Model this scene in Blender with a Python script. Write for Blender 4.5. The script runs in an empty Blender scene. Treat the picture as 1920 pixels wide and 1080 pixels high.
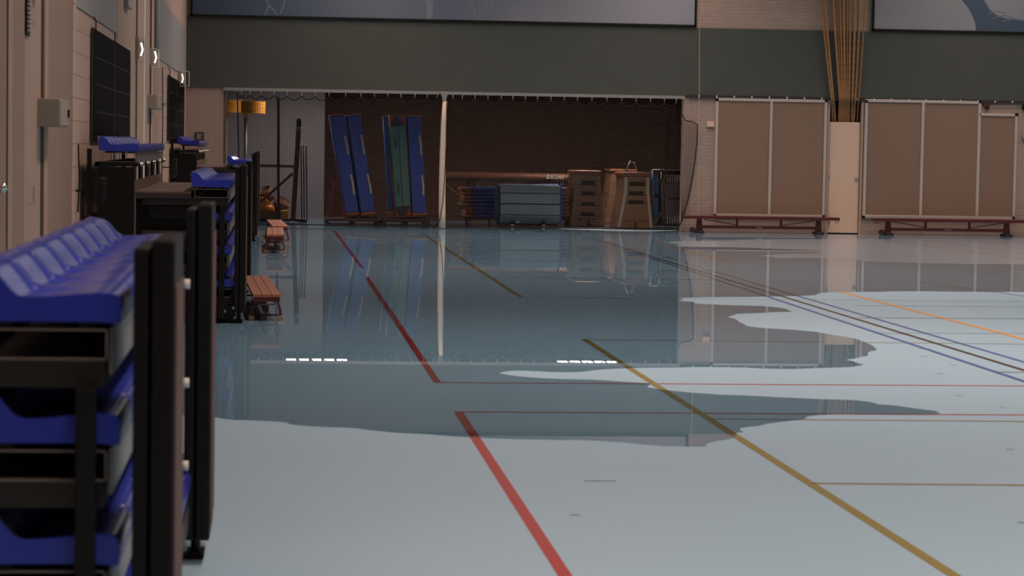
import bpy, bmesh, math, random
from mathutils import Vector, Matrix
from mathutils.geometry import tessellate_polygon
random.seed(7)
S = bpy.context.scene
COL = S.collection
PI = math.pi

# ------------------------------------------------------------------ camera
FPX, YAW, PITCH, ROLL = 4533.0, 0.097748, -0.058866, 0.016431
CAM = Vector((0, 0, 1.65))
FW = Vector((math.sin(YAW)*math.cos(PITCH), math.cos(YAW)*math.cos(PITCH), math.sin(PITCH)))
R0 = Vector((math.cos(YAW), -math.sin(YAW), 0)); U0 = R0.cross(FW)
RT = math.cos(ROLL)*R0 + math.sin(ROLL)*U0
UP = math.cos(ROLL)*U0 - math.sin(ROLL)*R0
cd = bpy.data.cameras.new('camera'); cam = bpy.data.objects.new('camera', cd); COL.objects.link(cam)
cd.sensor_width = 36; cd.lens = FPX/1920*36; cd.clip_end = 300
M3 = Matrix((RT, UP, -FW)).transposed().to_4x4(); M3.translation = CAM
cam.matrix_world = M3
cd.dof.use_dof = True; cd.dof.focus_distance = 42; cd.dof.aperture_fstop = 6.5
S.camera = cam
# ------------------------------------------------------------------ light and exposure
S.view_settings.view_transform = 'Standard'; S.view_settings.look = 'None'
S.view_settings.exposure = 0.0; S.view_settings.gamma = 1
w = bpy.data.worlds.new('world'); S.world = w; w.use_nodes = True
w.node_tree.nodes['Background'].inputs[0].default_value = (.02, .02, .022, 1)
def area(name, loc, sx, sy, power, color, rot=(0, 0, 0), spread=180):
    l = bpy.data.lights.new(name, 'AREA'); l.shape = 'RECTANGLE'; l.size = sx; l.size_y = sy
    l.energy = power; l.color = color; l.spread = math.radians(spread)
    o = bpy.data.objects.new(name, l); o.location = loc; o.rotation_euler = rot; COL.objects.link(o)
    return o
LAMP = (1.0, .75, .61)
for lx, pw in ((1.8, 240), (7.5, 240), (14, 225), (21, 205)):
    for ly in (6, 19, 32, 43):
        area('hall_lamp', (lx, ly, 7.6), .5, 7.0, pw, LAMP, spread=125)
# cool daylight falling in through the high band of windows on the right side of the hall
area('high_window_daylight', (25.6, 22, 6.2), 34, 1.8, 300, (.62, .82, 1.0), (0, math.radians(68), 0))

# added unseen light high on the back wall, gives seats and floor their sheen
area('back_wall_sheen_light', (11.5, 46.9, 5.9), 24, 1.0, 50, (1.0, .90, .92), (math.radians(-78), 0, 0))

# ------------------------------------------------------------------ pixel -> place helpers
def ray(px, py):
    return RT*((px-960)/FPX) + UP*(-(py-540)/FPX) + FW
def atY(px, py, Y):
    d = ray(px, py); return CAM + d*(Y/d.y)
def atX(px, py, X):
    d = ray(px, py); return CAM + d*(X/d.x)
def atZ(px, py, z=0.0):
    d = ray(px, py); return CAM + d*((z-CAM.z)/d.z)

# ------------------------------------------------------------------ materials
MATS = {}
def mat(name, color, rough=.6, metal=0, spec=.5, noise=0, nscale=8, bump=0, bscale=60, alpha=None, emit=None):
    m = bpy.data.materials.new(name); m.use_nodes = True; nt = m.node_tree; b = nt.nodes['Principled BSDF']
    b.inputs['Base Color'].default_value = (*color, 1); b.inputs['Roughness'].default_value = rough
    b.inputs['Metallic'].default_value = metal; b.inputs['Specular IOR Level'].default_value = spec
    tc = None
    if noise or bump:
        tc = nt.nodes.new('ShaderNodeTexCoord')
    if noise:
        n = nt.nodes.new('ShaderNodeTexNoise'); n.inputs['Scale'].default_value = nscale; n.inputs['Detail'].default_value = 5
        nt.links.new(tc.outputs['Object'], n.inputs['Vector'])
        mx = nt.nodes.new('ShaderNodeMix'); mx.data_type = 'RGBA'
        mx.inputs[6].default_value = (*[c*(1-noise) for c in color], 1)
        mx.inputs[7].default_value = (*[min(1, c*(1+noise)) for c in color], 1)
        nt.links.new(n.outputs['Fac'], mx.inputs[0]); nt.links.new(mx.outputs[2], b.inputs['Base Color'])
    if bump:
        n2 = nt.nodes.new('ShaderNodeTexNoise'); n2.inputs['Scale'].default_value = bscale; n2.inputs['Detail'].default_value = 3
        nt.links.new(tc.outputs['Object'], n2.inputs['Vector'])
        bp = nt.nodes.new('ShaderNodeBump'); bp.inputs['Strength'].default_value = bump; bp.inputs['Distance'].default_value = .01
        nt.links.new(n2.outputs['Fac'], bp.inputs['Height']); nt.links.new(bp.outputs['Normal'], b.inputs['Normal'])
    if emit:
        b.inputs['Emission Color'].default_value = (*emit[0], 1); b.inputs['Emission Strength'].default_value = emit[1]
    if alpha is not None:
        b.inputs['Alpha'].default_value = alpha
    MATS[name] = m
    return m
def brickmat(name, c1, c2, mortar, bw, bh, msize, swap='XZ', bump=.4, rough=.75, dirt=.1):
    m = bpy.data.materials.new(name); m.use_nodes = True; nt = m.node_tree; b = nt.nodes['Principled BSDF']
    b.inputs['Roughness'].default_value = rough
    tc = nt.nodes.new('ShaderNodeTexCoord'); sx = nt.nodes.new('ShaderNodeSeparateXYZ'); cx = nt.nodes.new('ShaderNodeCombineXYZ')
    nt.links.new(tc.outputs['Object'], sx.inputs[0])
    nt.links.new(sx.outputs['X' if swap == 'XZ' else 'Y'], cx.inputs[0]); nt.links.new(sx.outputs['Z'], cx.inputs[1])
    br = nt.nodes.new('ShaderNodeTexBrick'); nt.links.new(cx.outputs[0], br.inputs['Vector'])
    br.inputs['Color1'].default_value = (*c1, 1); br.inputs['Color2'].default_value = (*c2, 1); br.inputs['Mortar'].default_value = (*mortar, 1)
    br.inputs['Scale'].default_value = 1; br.inputs['Brick Width'].default_value = bw; br.inputs['Row Height'].default_value = bh
    br.inputs['Mortar Size'].default_value = msize; br.inputs['Mortar Smooth'].default_value = .3
    n = nt.nodes.new('ShaderNodeTexNoise'); n.inputs['Scale'].default_value = 1.3; n.inputs['Detail'].default_value = 6
    nt.links.new(tc.outputs['Object'], n.inputs['Vector'])
    mr = nt.nodes.new('ShaderNodeMapRange'); mr.inputs['To Min'].default_value = 1-dirt; mr.inputs['To Max'].default_value = 1+dirt
    nt.links.new(n.outputs['Fac'], mr.inputs['Value'])
    mx = nt.nodes.new('ShaderNodeMix'); mx.data_type = 'RGBA'; mx.blend_type = 'MULTIPLY'; mx.inputs[0].default_value = 1
    nt.links.new(br.outputs['Color'], mx.inputs[6]); nt.links.new(mr.outputs['Result'], mx.inputs[7]); nt.links.new(mx.outputs[2], b.inputs['Base Color'])
    bp = nt.nodes.new('ShaderNodeBump'); bp.inputs['Strength'].default_value = bump; bp.inputs['Distance'].default_value = .006; bp.invert = True
    nt.links.new(br.outputs['Fac'], bp.inputs['Height']); nt.links.new(bp.outputs['Normal'], b.inputs['Normal'])
    MATS[name] = m
    return m
mat('floor', (.37, .56, .73), .45, noise=.04, nscale=.8, spec=.45)
brickmat('white_brick', (.40, .31, .265), (.37, .285, .24), (.33, .25, .215), .22, .0685, .006, 'XZ', .5)
brickmat('white_block', (.56, .41, .34), (.52, .385, .31), (.41, .30, .24), .42, .2, .008, 'YZ', .5)
brickmat('brown_brick', (.27, .14, .095), (.21, .11, .075), (.12, .07, .05), .22, .065, .009, 'XZ', .6)
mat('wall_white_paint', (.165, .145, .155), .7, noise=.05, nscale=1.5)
mat('green_band', (.072, .082, .074), .85, noise=.12, nscale=2.2, bump=.1, bscale=40)
mat('grey_panel', (.33, .32, .31), .7, noise=.06)
mat('beige_panel', (.42, .30, .235), .6, noise=.05, nscale=2)
mat('beige_dark', (.31, .215, .168), .6, noise=.05, nscale=2)
mat('seam_black', (.01, .01, .01), .8)
mat('steel_rail', (.42, .42, .42), .35, metal=.5)
mat('alu', (.60, .54, .50), .38, metal=.25)
mat('black_plastic', (.008, .008, .009), .45, spec=.3)
mat('board_black', (.0045, .0035, .0035), .7, spec=.05)
mat('riser_black', (.035, .03, .03), .6)
mat('black_metal', (.008, .0072, .007), .45, spec=.25, noise=.2, nscale=5)
mat('brown_edge', (.11, .052, .038), .7)
mat('fabric_grey', (.26, .175, .13), .95, noise=.10, nscale=90, bump=.2, bscale=300)
mat('door_cream', (.74, .54, .42), .45, noise=.03)
mat('maroon', (.10, .018, .018), .4, noise=.15)
mat('rail_dark', (.035, .027, .027), .5)
mat('maroon_dark', (.045, .014, .014), .45)
mat('rope', (.37, .20, .09), .9)
mat('seat_blue', (.034, .052, .42), .17, spec=.4, noise=.04)
mat('riser_grey', (.20, .20, .185), .3)
mat('bracket_grey', (.20, .17, .15), .5)
mat('deck', (.13, .085, .065), .55, noise=.12, nscale=6)
mat('deck_edge', (.03, .022, .018), .6)
mat('chrome', (.8, .78, .75), .15, metal=1)
mat('wood_bench', (.30, .105, .05), .45, noise=.2, nscale=9)
mat('wood_tan', (.28, .14, .075), .45, noise=.15, nscale=7)
mat('wood_light', (.30, .19, .12), .5, noise=.1)
mat('leather_tan', (.27, .10, .045), .4)
mat('beam_leather', (.16, .060, .030), .5, noise=.08)
mat('mat_blue', (.022, .060, .30), .5, noise=.06)
mat('mat_lightblue', (.045, .18, .52), .45)
mat('mat_navy', (.010, .020, .055), .6)
mat('mat_green', (.055, .17, .16), .6, noise=.05)
mat('mat_orange', (.27, .085, .022), .5)
mat('foam_grey', (.16, .23, .29), .5, noise=.05)
mat('strap', (.45, .38, .28), .8)
mat('white_plastic', (.72, .70, .66), .4)
mat('cabinet', (.36, .32, .26), .45)
mat('pole_dark', (.008, .01, .02), .7, spec=.1)
mat('pole_grey', (.10, .11, .09), .5)
mat('yellow', (.50, .20, .012), .45)
mat('orange_ball', (.5, .12, .015), .5)
mat('wicker', (.17, .07, .04), .8, noise=.35, nscale=40)
mat('crate', (.12, .06, .035), .7)
mat('net', (.035, .03, .03), .9)
mat('cord_black', (.008, .008, .008), .8)
mat('cord_light', (.55, .50, .42), .8)
mat('post_cream', (.74, .64, .52), .6, noise=.10, nscale=12, bump=.2)
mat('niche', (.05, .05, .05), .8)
mat('line_red', (.42, .035, .035), .45)
mat('line_olive', (.27, .22, .055), .45)
mat('line_orange', (.80, .36, .06), .45)
mat('line_blue', (.07, .13, .38), .45)
mat('line_brown', (.06, .035, .02), .45)
mat('line_thin_dark', (.03, .04, .04), .5)
mat('text_white', (.75, .68, .62), .6)
mat('letter_black', (.015, .01, .008), .6)
mat('ceiling', (.30, .27, .25), .9)
mat('storage_ceiling', (.10, .10, .10), .9)
mat('lamp_glow', (1, 1, 1), .5, emit=((1, .86, .76), 26.0))
mat('spring', (.75, .75, .75), .35)
mat('bulb_glow', (1, 1, 1), .5, emit=((1, .97, .95), 1.6))
mat('bed_mesh', (.20, .18, .19), .8, noise=.1, nscale=40)
mat('rubber', (.02, .02, .02), .7)
mat('stripe_grey', (.50, .46, .40), .6)
mat('banner_stroke', (.20, .235, .29), .6)
mat('banner_limb', (.05, .085, .14), .6)
mat('banner_arc', (.19, .22, .27), .6)
mat('scuff', (.12, .14, .15), .6)
def glass_mat():
    m = bpy.data.materials.new('clear_acrylic'); m.use_nodes = True; nt = m.node_tree
    for n in list(nt.nodes): nt.nodes.remove(n)
    o = nt.nodes.new('ShaderNodeOutputMaterial'); mx = nt.nodes.new('ShaderNodeMixShader')
    t = nt.nodes.new('ShaderNodeBsdfTransparent'); t.inputs[0].default_value = (.86, .84, .8, 1)
    g = nt.nodes.new('ShaderNodeBsdfGlossy'); g.inputs['Roughness'].default_value = .12
    mx.inputs[0].default_value = .25
    nt.links.new(t.outputs[0], mx.inputs[1]); nt.links.new(g.outputs[0], mx.inputs[2]); nt.links.new(mx.outputs[0], o.inputs[0])
    MATS['clear_acrylic'] = m
glass_mat()
def water_mat():
    m = bpy.data.materials.new('water'); m.use_nodes = True; nt = m.node_tree
    for n in list(nt.nodes): nt.nodes.remove(n)
    o = nt.nodes.new('ShaderNodeOutputMaterial'); mx = nt.nodes.new('ShaderNodeMixShader')
    t = nt.nodes.new('ShaderNodeBsdfTransparent'); t.inputs[0].default_value = (.70, .76, .78, 1)
    g = nt.nodes.new('ShaderNodeBsdfGlossy'); g.inputs['Roughness'].default_value = 0.0; g.inputs['Color'].default_value = (1, 1, 1, 1)
    f = nt.nodes.new('ShaderNodeFresnel'); f.inputs['IOR'].default_value = 1.33
    nt.links.new(f.outputs[0], mx.inputs[0]); nt.links.new(t.outputs[0], mx.inputs[1]); nt.links.new(g.outputs[0], mx.inputs[2])
    nt.links.new(mx.outputs[0], o.inputs[0])
    MATS['water'] = m
water_mat()
fm = MATS['water'].copy(); fm.name = 'water_film'; MATS['water_film'] = fm
for nd in fm.node_tree.nodes:
    if nd.type == 'BSDF_GLOSSY': nd.inputs['Roughness'].default_value = .22
    if nd.type == 'BSDF_TRANSPARENT': nd.inputs[0].default_value = (.68, .71, .74, 1)
    if nd.type == 'FRESNEL': nd.inputs['IOR'].default_value = 1.22
def banner_mat(name, stops, x0, x1):
    m = bpy.data.materials.new(name); m.use_nodes = True; nt = m.node_tree; b = nt.nodes['Principled BSDF']
    b.inputs['Roughness'].default_value = .55
    tc = nt.nodes.new('ShaderNodeTexCoord'); sx = nt.nodes.new('ShaderNodeSeparateXYZ'); nt.links.new(tc.outputs['Object'], sx.inputs[0])
    n = nt.nodes.new('ShaderNodeTexNoise'); n.inputs['Scale'].default_value = .9; n.inputs['Detail'].default_value = 4
    nt.links.new(tc.outputs['Object'], n.inputs['Vector'])
    mr = nt.nodes.new('ShaderNodeMapRange'); mr.inputs['From Min'].default_value = x0; mr.inputs['From Max'].default_value = x1
    nt.links.new(sx.outputs['X'], mr.inputs['Value'])
    ad = nt.nodes.new('ShaderNodeMath'); ad.operation = 'MULTIPLY_ADD'; ad.inputs[1].default_value = .10; nt.links.new(n.outputs['Fac'], ad.inputs[0]); nt.links.new(mr.outputs[0], ad.inputs[2])
    cr = nt.nodes.new('ShaderNodeValToRGB'); nt.links.new(ad.outputs[0], cr.inputs[0])
    els = cr.color_ramp.elements
    while len(els) > 1: els.remove(els[-1])
    els[0].position = stops[0][0]; els[0].color = (*stops[0][1], 1)
    for p, c in stops[1:]:
        e = els.new(p); e.color = (*c, 1)
    nt.links.new(cr.outputs[0], b.inputs['Base Color'])
    MATS[name] = m
banner_mat('banner_left', [(0, (.055, .085, .14)), (.25, (.085, .12, .18)), (.42, (.14, .17, .22)), (.55, (.12, .15, .21)), (.7, (.23, .25, .30)), (1, (.30, .31, .36))], .0, 1.0)
banner_mat('banner_right', [(0, (.27, .28, .31)), (1, (.22, .25, .30))], 0, 1)

# ------------------------------------------------------------------ mesh builder
class MB:
    def __init__(s): s.v = []; s.f = []
    def add(s, vs, fs):
        o = len(s.v); s.v += [Vector(v) for v in vs]; s.f += [tuple(i+o for i in f) for f in fs]; return s
    def box(s, a, b):
        x0, x1 = sorted((a[0], b[0])); y0, y1 = sorted((a[1], b[1])); z0, z1 = sorted((a[2], b[2]))
        return s.add([(x0, y0, z0), (x1, y0, z0), (x1, y1, z0), (x0, y1, z0), (x0, y0, z1), (x1, y0, z1), (x1, y1, z1), (x0, y1, z1)],
                     [(0, 3, 2, 1), (4, 5, 6, 7), (0, 1, 5, 4), (1, 2, 6, 5), (2, 3, 7, 6), (3, 0, 4, 7)])
    def prism(s, pts, off):
        n = len(pts); off = Vector(off); p = [Vector(q) for q in pts]
        return s.add(p + [q+off for q in p], [tuple(range(n)), tuple(range(2*n-1, n-1, -1))] + [((i+1) % n, i, i+n, (i+1) % n+n) for i in range(n)])
    def tube(s, pts, r, n=8, r1=None, cap=True):
        pts = [Vector(p) for p in pts]; N = len(pts); vs = []; fs = []; prev = None
        for i, p in enumerate(pts):
            t = (pts[min(i+1, N-1)] - pts[max(i-1, 0)]).normalized()
            if prev is None:
                a = Vector((0, 0, 1)) if abs(t.z) < .9 else Vector((1, 0, 0))
            else: a = prev
            x = a.cross(t).normalized(); y = t.cross(x); prev = y
            rr = r if r1 is None else r + (r1-r)*i/(N-1)
            for k in range(n):
                an = 2*PI*k/n; vs.append(p + x*math.cos(an)*rr + y*math.sin(an)*rr)
        for i in range(N-1):
            for k in range(n):
                fs.append((i*n+k, i*n+(k+1) % n, (i+1)*n+(k+1) % n, (i+1)*n+k))
        if cap: fs += [tuple(range(n))[::-1], tuple(range((N-1)*n, N*n))]
        return s.add(vs, fs)
    def ball(s, c, r, nu=14, nv=9, sc=(1, 1, 1)):
        c = Vector(c); vs = []; fs = []
        for j in range(nv+1):
            th = PI*j/nv
            for i in range(nu):
                ph = 2*PI*i/nu; vs.append(c + Vector((r*sc[0]*math.sin(th)*math.cos(ph), r*sc[1]*math.sin(th)*math.sin(ph), r*sc[2]*math.cos(th))))
        for j in range(nv):
            for i in range(nu): fs.append((j*nu+i, (j+1)*nu+i, (j+1)*nu+(i+1) % nu, j*nu+(i+1) % nu))
        return s.add(vs, fs)
    def lathe(s, c, prof, n=20):
        c = Vector(c); vs = []; fs = []; m = len(prof)
        for i in range(n):
            a = 2*PI*i/n
            for r, z in prof: vs.append(c + Vector((r*math.cos(a), r*math.sin(a), z)))
        for i in range(n):
            for j in range(m-1): fs.append((i*m+j, ((i+1) % n)*m+j, ((i+1) % n)*m+j+1, i*m+j+1))
        return s.add(vs, fs)
    def bar(s, a, b, w, d=None):
        # square bar between two points; w = width in the facing plane, d = thickness
        a = Vector(a); b = Vector(b); d = d or w; t = (b-a).normalized()
        up = Vector((0, 1, 0)) if abs(t.y) < .9 else Vector((0, 0, 1))
        x = t.cross(up).normalized()*w/2; y = t.cross(x).normalized()*d/2
        vs = [a-x-y, a+x-y, a+x+y, a-x+y, b-x-y, b+x-y, b+x+y, b-x+y]
        return s.add(vs, [(0, 3, 2, 1), (4, 5, 6, 7), (0, 1, 5, 4), (1, 2, 6, 5), (2, 3, 7, 6), (3, 0, 4, 7)])
    def img(s, pts, Y, depth):
        # outline read from the photo, given its own distance Y and real depth
        return s.prism([atY(x, y, Y) for x, y in pts], (0, depth, 0))
    def build(s, name, m, parent=None, bevel=0, smooth=False, local=False):
        me = bpy.data.meshes.new(name); off = Vector((0, 0, 0))
        if parent is not None and not local:
            q = parent
            while q is not None: off += q.location; q = q.parent
        me.from_pydata([v-off for v in s.v], [], s.f)
        bm = bmesh.new(); bm.from_mesh(me); bmesh.ops.recalc_face_normals(bm, faces=bm.faces); bm.to_mesh(me); bm.free()
        me.materials.append(MATS[m] if isinstance(m, str) else m)
        if smooth:
            for p in me.polygons: p.use_smooth = True
        o = bpy.data.objects.new(name, me); COL.objects.link(o)
        if parent is not None: o.parent = parent
        if bevel:
            b = o.modifiers.new('bevel', 'BEVEL'); b.width = bevel; b.segments = 2; b.limit_method = 'ANGLE'
        return o
def tag(o, label=None, cat=None, group=None, kind=None):
    if label: o['label'] = label
    if cat: o['category'] = cat
    if group: o['group'] = group
    if kind: o['kind'] = kind
    return o
def empty(name, loc, label, cat, group=None):
    o = bpy.data.objects.new(name, None); o.location = loc; o.empty_display_size = .1; COL.objects.link(o)
    return tag(o, label, cat, group)
def copy_tree(o, parent=None):
    c = o.copy(); COL.objects.link(c)
    if parent is not None: c.parent = parent
    for ch in list(o.children): copy_tree(ch, c)
    return c
def box(a, b): return MB().box(a, b)
def struct(name, mb, m, **k): return tag(mb.build(name, m, **k), kind='structure')

# ------------------------------------------------------------------ the room
YW, XW, XR, ZC = 47.29, -1.76, 26.0, 8.0
YS = 57.0                                     # far wall of the equipment store
OX0 = atY(418, 300, YW).x; OX1 = atY(1281, 300, YW).x
ZL = atY(830, 172, YW).z                      # underside of the lintel
ZB = atY(1100, 48, YW).z                      # top of the green band
fl = struct('floor', box((XW-.3, -6, -.2), (XR, YS+.3, 0)), 'floor')
struct('ceiling', box((XW-.3, -6, ZC), (XR, YW, ZC+.2)), 'ceiling')
struct('wall_right', box((XR, -6, -.2), (XR+.3, YW, ZC)), 'beige_panel')
struct('wall_front', box((XW-.3, -6.3, -.2), (XR+.3, -6, ZC)), 'beige_panel')
WL = struct('wall_left', box((XW-.3, -6, 0), (XW, YW+.3, ZC)), 'white_block')
# back wall of painted brick around the store opening and the door niche
DX0 = atY(1553, 300, YW).x; DX1 = atY(1614.5, 300, YW).x; ZN = atY(1585, 189, YW).z
wb = MB()
wb.box((XW, YW, 0), (OX0, YW+.3, ZL)); wb.box((OX1, YW, 0), (DX0, YW+.3, ZL)); wb.box((DX1, YW, 0), (XR, YW+.3, ZL))
wb.box((DX0, YW, ZN), (DX1, YW+.3, ZL))
wb.box((XW, YW, ZL), (XR, YW+.3, ZC))
struct('wall_back', wb, 'white_brick')
g = MB(); g.box((XW+.005, YW-.035, ZL+.005), (XR, YW, ZB)); struct('trim_1', g, 'green_band')
# store: brick end wall, white partition, side walls, ceiling
XS0 = atY(600, 300, 53).x*0 + atY(608, 300, 53).x
struct('wall_store_end', box((OX0-.6, YS, 0), (OX1+1.2, YS+.25, 3.2)), 'brown_brick')
struct('wall_store_white', box((OX0-.6, 53, 0), (XS0, YS, 3.2)), 'wall_white_paint')
struct('wall_store_left', box((OX0-.8, YW+.3, 0), (OX0-.6, YS, 3.2)), 'wall_white_paint')
struct('wall_store_right', box((OX1+1.2, YW+.3, 0), (OX1+1.4, YS, 3.2)), 'brown_brick')
struct('ceiling_store', box((OX0-.8, YW+.3, 3.002), (OX1+1.4, YS, 3.2)), 'storage_ceiling')
# lintel rail, left jamb, right jamb lining
struct('trim_2', box((OX0, YW-.06, ZL-.055), (OX1, YW+.02, ZL+.004)), 'steel_rail')
struct('trim_3', box((OX0, YW+.02, 0), (OX0+.055, YW+.28, ZL-.055)), 'deck')
struct('trim_4', box((OX1-.02, YW-.02, 0), (OX1+.10, YW+.0, ZL-.01)), 'white_brick')
# rail with clips under the green band, right half
q0 = OX1+.02
r_ = MB(); r_.box((q0, YW-.045, ZL-.03), (XR, YW, ZL+.03)); rail = struct('trim_5', r_, 'rail_dark')
cl = MB()
for i in range(26):
    x = atY(1310, 180, YW).x + i*.352
    cl.box((x-.012, YW-.058, ZL-.015), (x+.012, YW-.045, ZL+.025))
cl.build('clips', 'white_plastic', rail)
# inside of the niche above the door
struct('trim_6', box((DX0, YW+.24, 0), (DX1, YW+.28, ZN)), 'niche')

# ---------------- floor markings (painted on the floor)
def strip(mb, p, q, wdt, z=.0012):
    p = Vector(p); q = Vector(q); t = (q-p).normalized(); n = Vector((-t.y, t.x, 0))*wdt/2
    up = Vector((0, 0, z))
    a, b, c, d = [Vector((v.x, v.y, z)) for v in (p-n, p+n, q+n, q-n)]
    mb.add([a, b, c, d], [(0, 1, 2, 3)])
def lines(name, m, segs, z=.0012):
    mb = MB()
    for s_ in segs:
        (x0, y0), (x1, y1), wd = s_
        strip(mb, atZ(x0, y0), atZ(x1, y1), wd, z)
    o = mb.build(name, m, fl); return o
def ext(a, b, k):   # extend a segment beyond b in pixel space
    return (b[0]+(b[0]-a[0])*k, b[1]+(b[1]-a[1])*k)
lines('red_line', 'line_red', [((627, 433), (679, 502), .05), ((687, 519), (820, 717), .052), ((860, 773), (1076, 1105), .056),
      ((815, 717.3), (1980, 724.2), .05), ((853, 772.3), (1980, 778.6), .05)])
lines('olive_line', 'line_olive', [((795, 440), (976, 556.5), .05), ((1096, 636.5), (1840, 1112), .055), ((1092, 637), (1980, 646), .04),
      ((1330, 785.5), (1980, 791), .04), ((1525, 906.5), (1980, 910.5), .045), ((975, 557.5), (1270, 560), .03), ((1270, 560), (1980, 566), .02)], .0014)
lines('orange_line', 'line_orange', [((1205, 448), (1371, 492), .05), ((1579, 548), (1990, 654), .06), ((1330, 444), (1560, 480), .03), ((1826, 453.5), (1930, 468), .04)], .0016)
lines('blue_line', 'line_blue', [((1230, 487), (1990, 738.5), .05), ((1110, 448), (1230, 487), .03), ((1405, 528.5), (1990, 699.5), .045), ((1240, 480), (1405, 528.5), .025), ((1720, 528), (1990, 565), .035)], .0018)
lines('brown_line', 'line_brown', [((1110, 445), (1240, 486.5), .035), ((1240, 486.5), (1990, 716), .05)], .0020)
lines('thin_cross_line', 'line_thin_dark', [((678, 503.5), (1330, 508), .03), ((690, 519), (1340, 524), .03), ((1608, 596), (1980, 598), .03),
      ((1640, 625), (1980, 625.5), .02), ((1870, 698), (1980, 699), .03), ((1240, 511), (1980, 517), .02), ((1240, 524), (1980, 531), .02),
      ((1600, 573), (1980, 576), .02), ((1660, 451), (1990, 495), .05), ((1730, 451), (1990, 485), .05)], .0022)
sc = MB()
for (x, y, wd) in ((1125, 902, 60), (1078, 966, 18), (1690, 627, 18), (1733, 654, 22), (1733, 668, 14), (1762, 701, 14), (1798, 742, 16), (1880, 764, 14), (1787, 684.5, 12), (1893, 843, 14), (1915, 980, 14)):
    a = atZ(x-wd/2, y); b = atZ(x+wd/2, y); strip(sc, a, b, .022, .0010)
sc.build('scuff_mark', 'scuff', fl)

# ---------------- flood water: outlines of the pool and of the dry islands
outer_px = [(300, 778), (350, 780), (402, 783), (430, 788), (470, 789), (535, 792), (545, 797), (580, 800), (620, 802), (660, 803), (700, 808), (740, 812), (800, 815), (860, 820),
 (900, 821.5), (950, 824), (1000, 825), (1060, 826), (1082, 825.4), (1160, 829.6), (1186, 832), (1202, 834), (1225, 835.8), (1246, 837.4), (1278, 838), (1317, 838.5), (1327, 836.6),
 (1322, 833.3), (1343, 828), (1364, 825), (1377, 822), (1381, 812), (1396, 811), (1386, 807.5), (1390, 802.8), (1427, 799), (1439, 795.3), (1465, 792), (1484, 789.7), (1510, 786.9),
 (1511, 783), (1521, 780.3), (1549, 778.4), (1568, 776.6), (1597, 777), (1672, 777.9), (1710, 777.9), (1738, 777.4), (1764, 777), (1755, 771.5), (1729, 768.5), (1700, 764.4), (1672, 760.6),
 (1644, 759), (1646, 757.8), (1625, 753.5), (1597, 750.9), (1560, 749.8), (1540, 749.4), (1465, 746), (1409, 742.8), (1352, 741), (1324, 739), (1296, 737), (1259, 733.4), (1238, 730.6),
 (1212.5, 727.2), (1216, 723.9), (1222, 720.2), (1207, 718.6), (1160, 716), (1121, 713), (1030, 710.8), (991, 708), (965, 705.6), (932.5, 700.4), (955, 696.2), (983, 695.7), (1030, 698.3),
 (1069, 698.9), (1093, 697.8), (1121, 694.2), (1160, 691.6), (1212, 690.3), (1264, 690), (1304, 689), (1368, 689.3), (1400, 690), (1427, 691.6), (1484, 692.8), (1530, 690.9), (1560, 690.3), (1597, 689),
 (1614, 686), (1621, 684.7), (1610, 681.9), (1599, 678), (1585, 675.3), (1603, 673), (1616, 669.7), (1628, 667.8), (1627, 663), (1630, 659.8), (1644, 657.5), (1642, 653.8), (1635, 648),
 (1616, 639.7), (1597, 633.5), (1560, 628.4), (1532, 623), (1480, 618.4), (1427, 615.6), (1399, 611.9), (1395, 607.8), (1386, 604.4), (1380, 598.8), (1363, 595), (1378, 591), (1379, 589),
 (1435, 587), (1446, 585.5), (1487, 585.2), (1476, 581), (1472, 579), (1437, 574.4), (1371, 572.9), (1300, 569.7), (1304, 566.5), (1269, 564.6), (1283, 562.4), (1270, 559), (1334, 557.5),
 (1427, 557), (1502, 555.3), (1529, 554), (1536, 550), (1559, 548.5), (1581, 547.8), (1654, 547.8), (1676, 546.6), (1750, 546.6), (1804, 547.8), (1920, 547.8), (2060, 548)]
isl1 = [(2060, 449.5), (2060, 497.5), (1920, 496), (1822, 495.6), (1723, 493.8), (1644, 491), (1620, 489.6), (1600, 486.3), (1547, 484.4), (1465, 484.8), (1446, 482.5), (1424, 480),
        (1446, 479), (1461, 476.5), (1538, 476), (1542, 470.4), (1480, 468), (1418, 465.6), (1380, 463.8), (1305, 463.4), (1266, 462), (1276, 459), (1250, 455.5), (1274, 452.5), (1371, 452.5), (1386, 449.3), (1600, 449), (1920, 449.6)]
isl2 = [(1040, 429.5), (1070, 427), (1130, 427), (1150, 430), (1200, 431.8), (1262, 430.5), (1272, 433), (1200, 434.2), (1110, 431.8)]
def chaikin(p, closed=False):
    out = [] if closed else [p[0]]
    n = len(p)
    for i in range(n if closed else n-1):
        a = p[i]; b = p[(i+1) % n]
        out += [(a[0]*.8+b[0]*.2, a[1]*.8+b[1]*.2), (a[0]*.2+b[0]*.8, a[1]*.2+b[1]*.8)]
    if not closed: out.append(p[-1])
    return out
ZWt = .0035
lo = [atZ(x, y) for x, y in chaikin(outer_px)]
lo = [Vector((XW+.001, lo[0].y, 0))] + lo
YB2 = 50.6
top = [Vector((19.5, lo[-1].y, 0)), Vector((19.5, YW-.001, 0)), Vector((OX1-.001, YW-.001, 0)), Vector((OX1-.001, YW+.31, 0)), Vector((OX1+1.1, YW+.31, 0)), Vector((OX1+1.1, YS-.05, 0)), Vector((XS0+.01, YS-.05, 0)), Vector((XS0+.01, 52.98, 0)), Vector((OX0+.06, 52.98, 0)), Vector((OX0+.06, YW-.001, 0)), Vector((XW+.001, YW-.001, 0))]
loop = [Vector((v.x, v.y, ZWt)) for v in lo+top]
i1 = [Vector((*atZ(x, y).xy, ZWt)) for x, y in chaikin(isl1, True)]
i2 = [Vector((*atZ(x, y).xy, ZWt)) for x, y in chaikin(isl2, True)]
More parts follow.
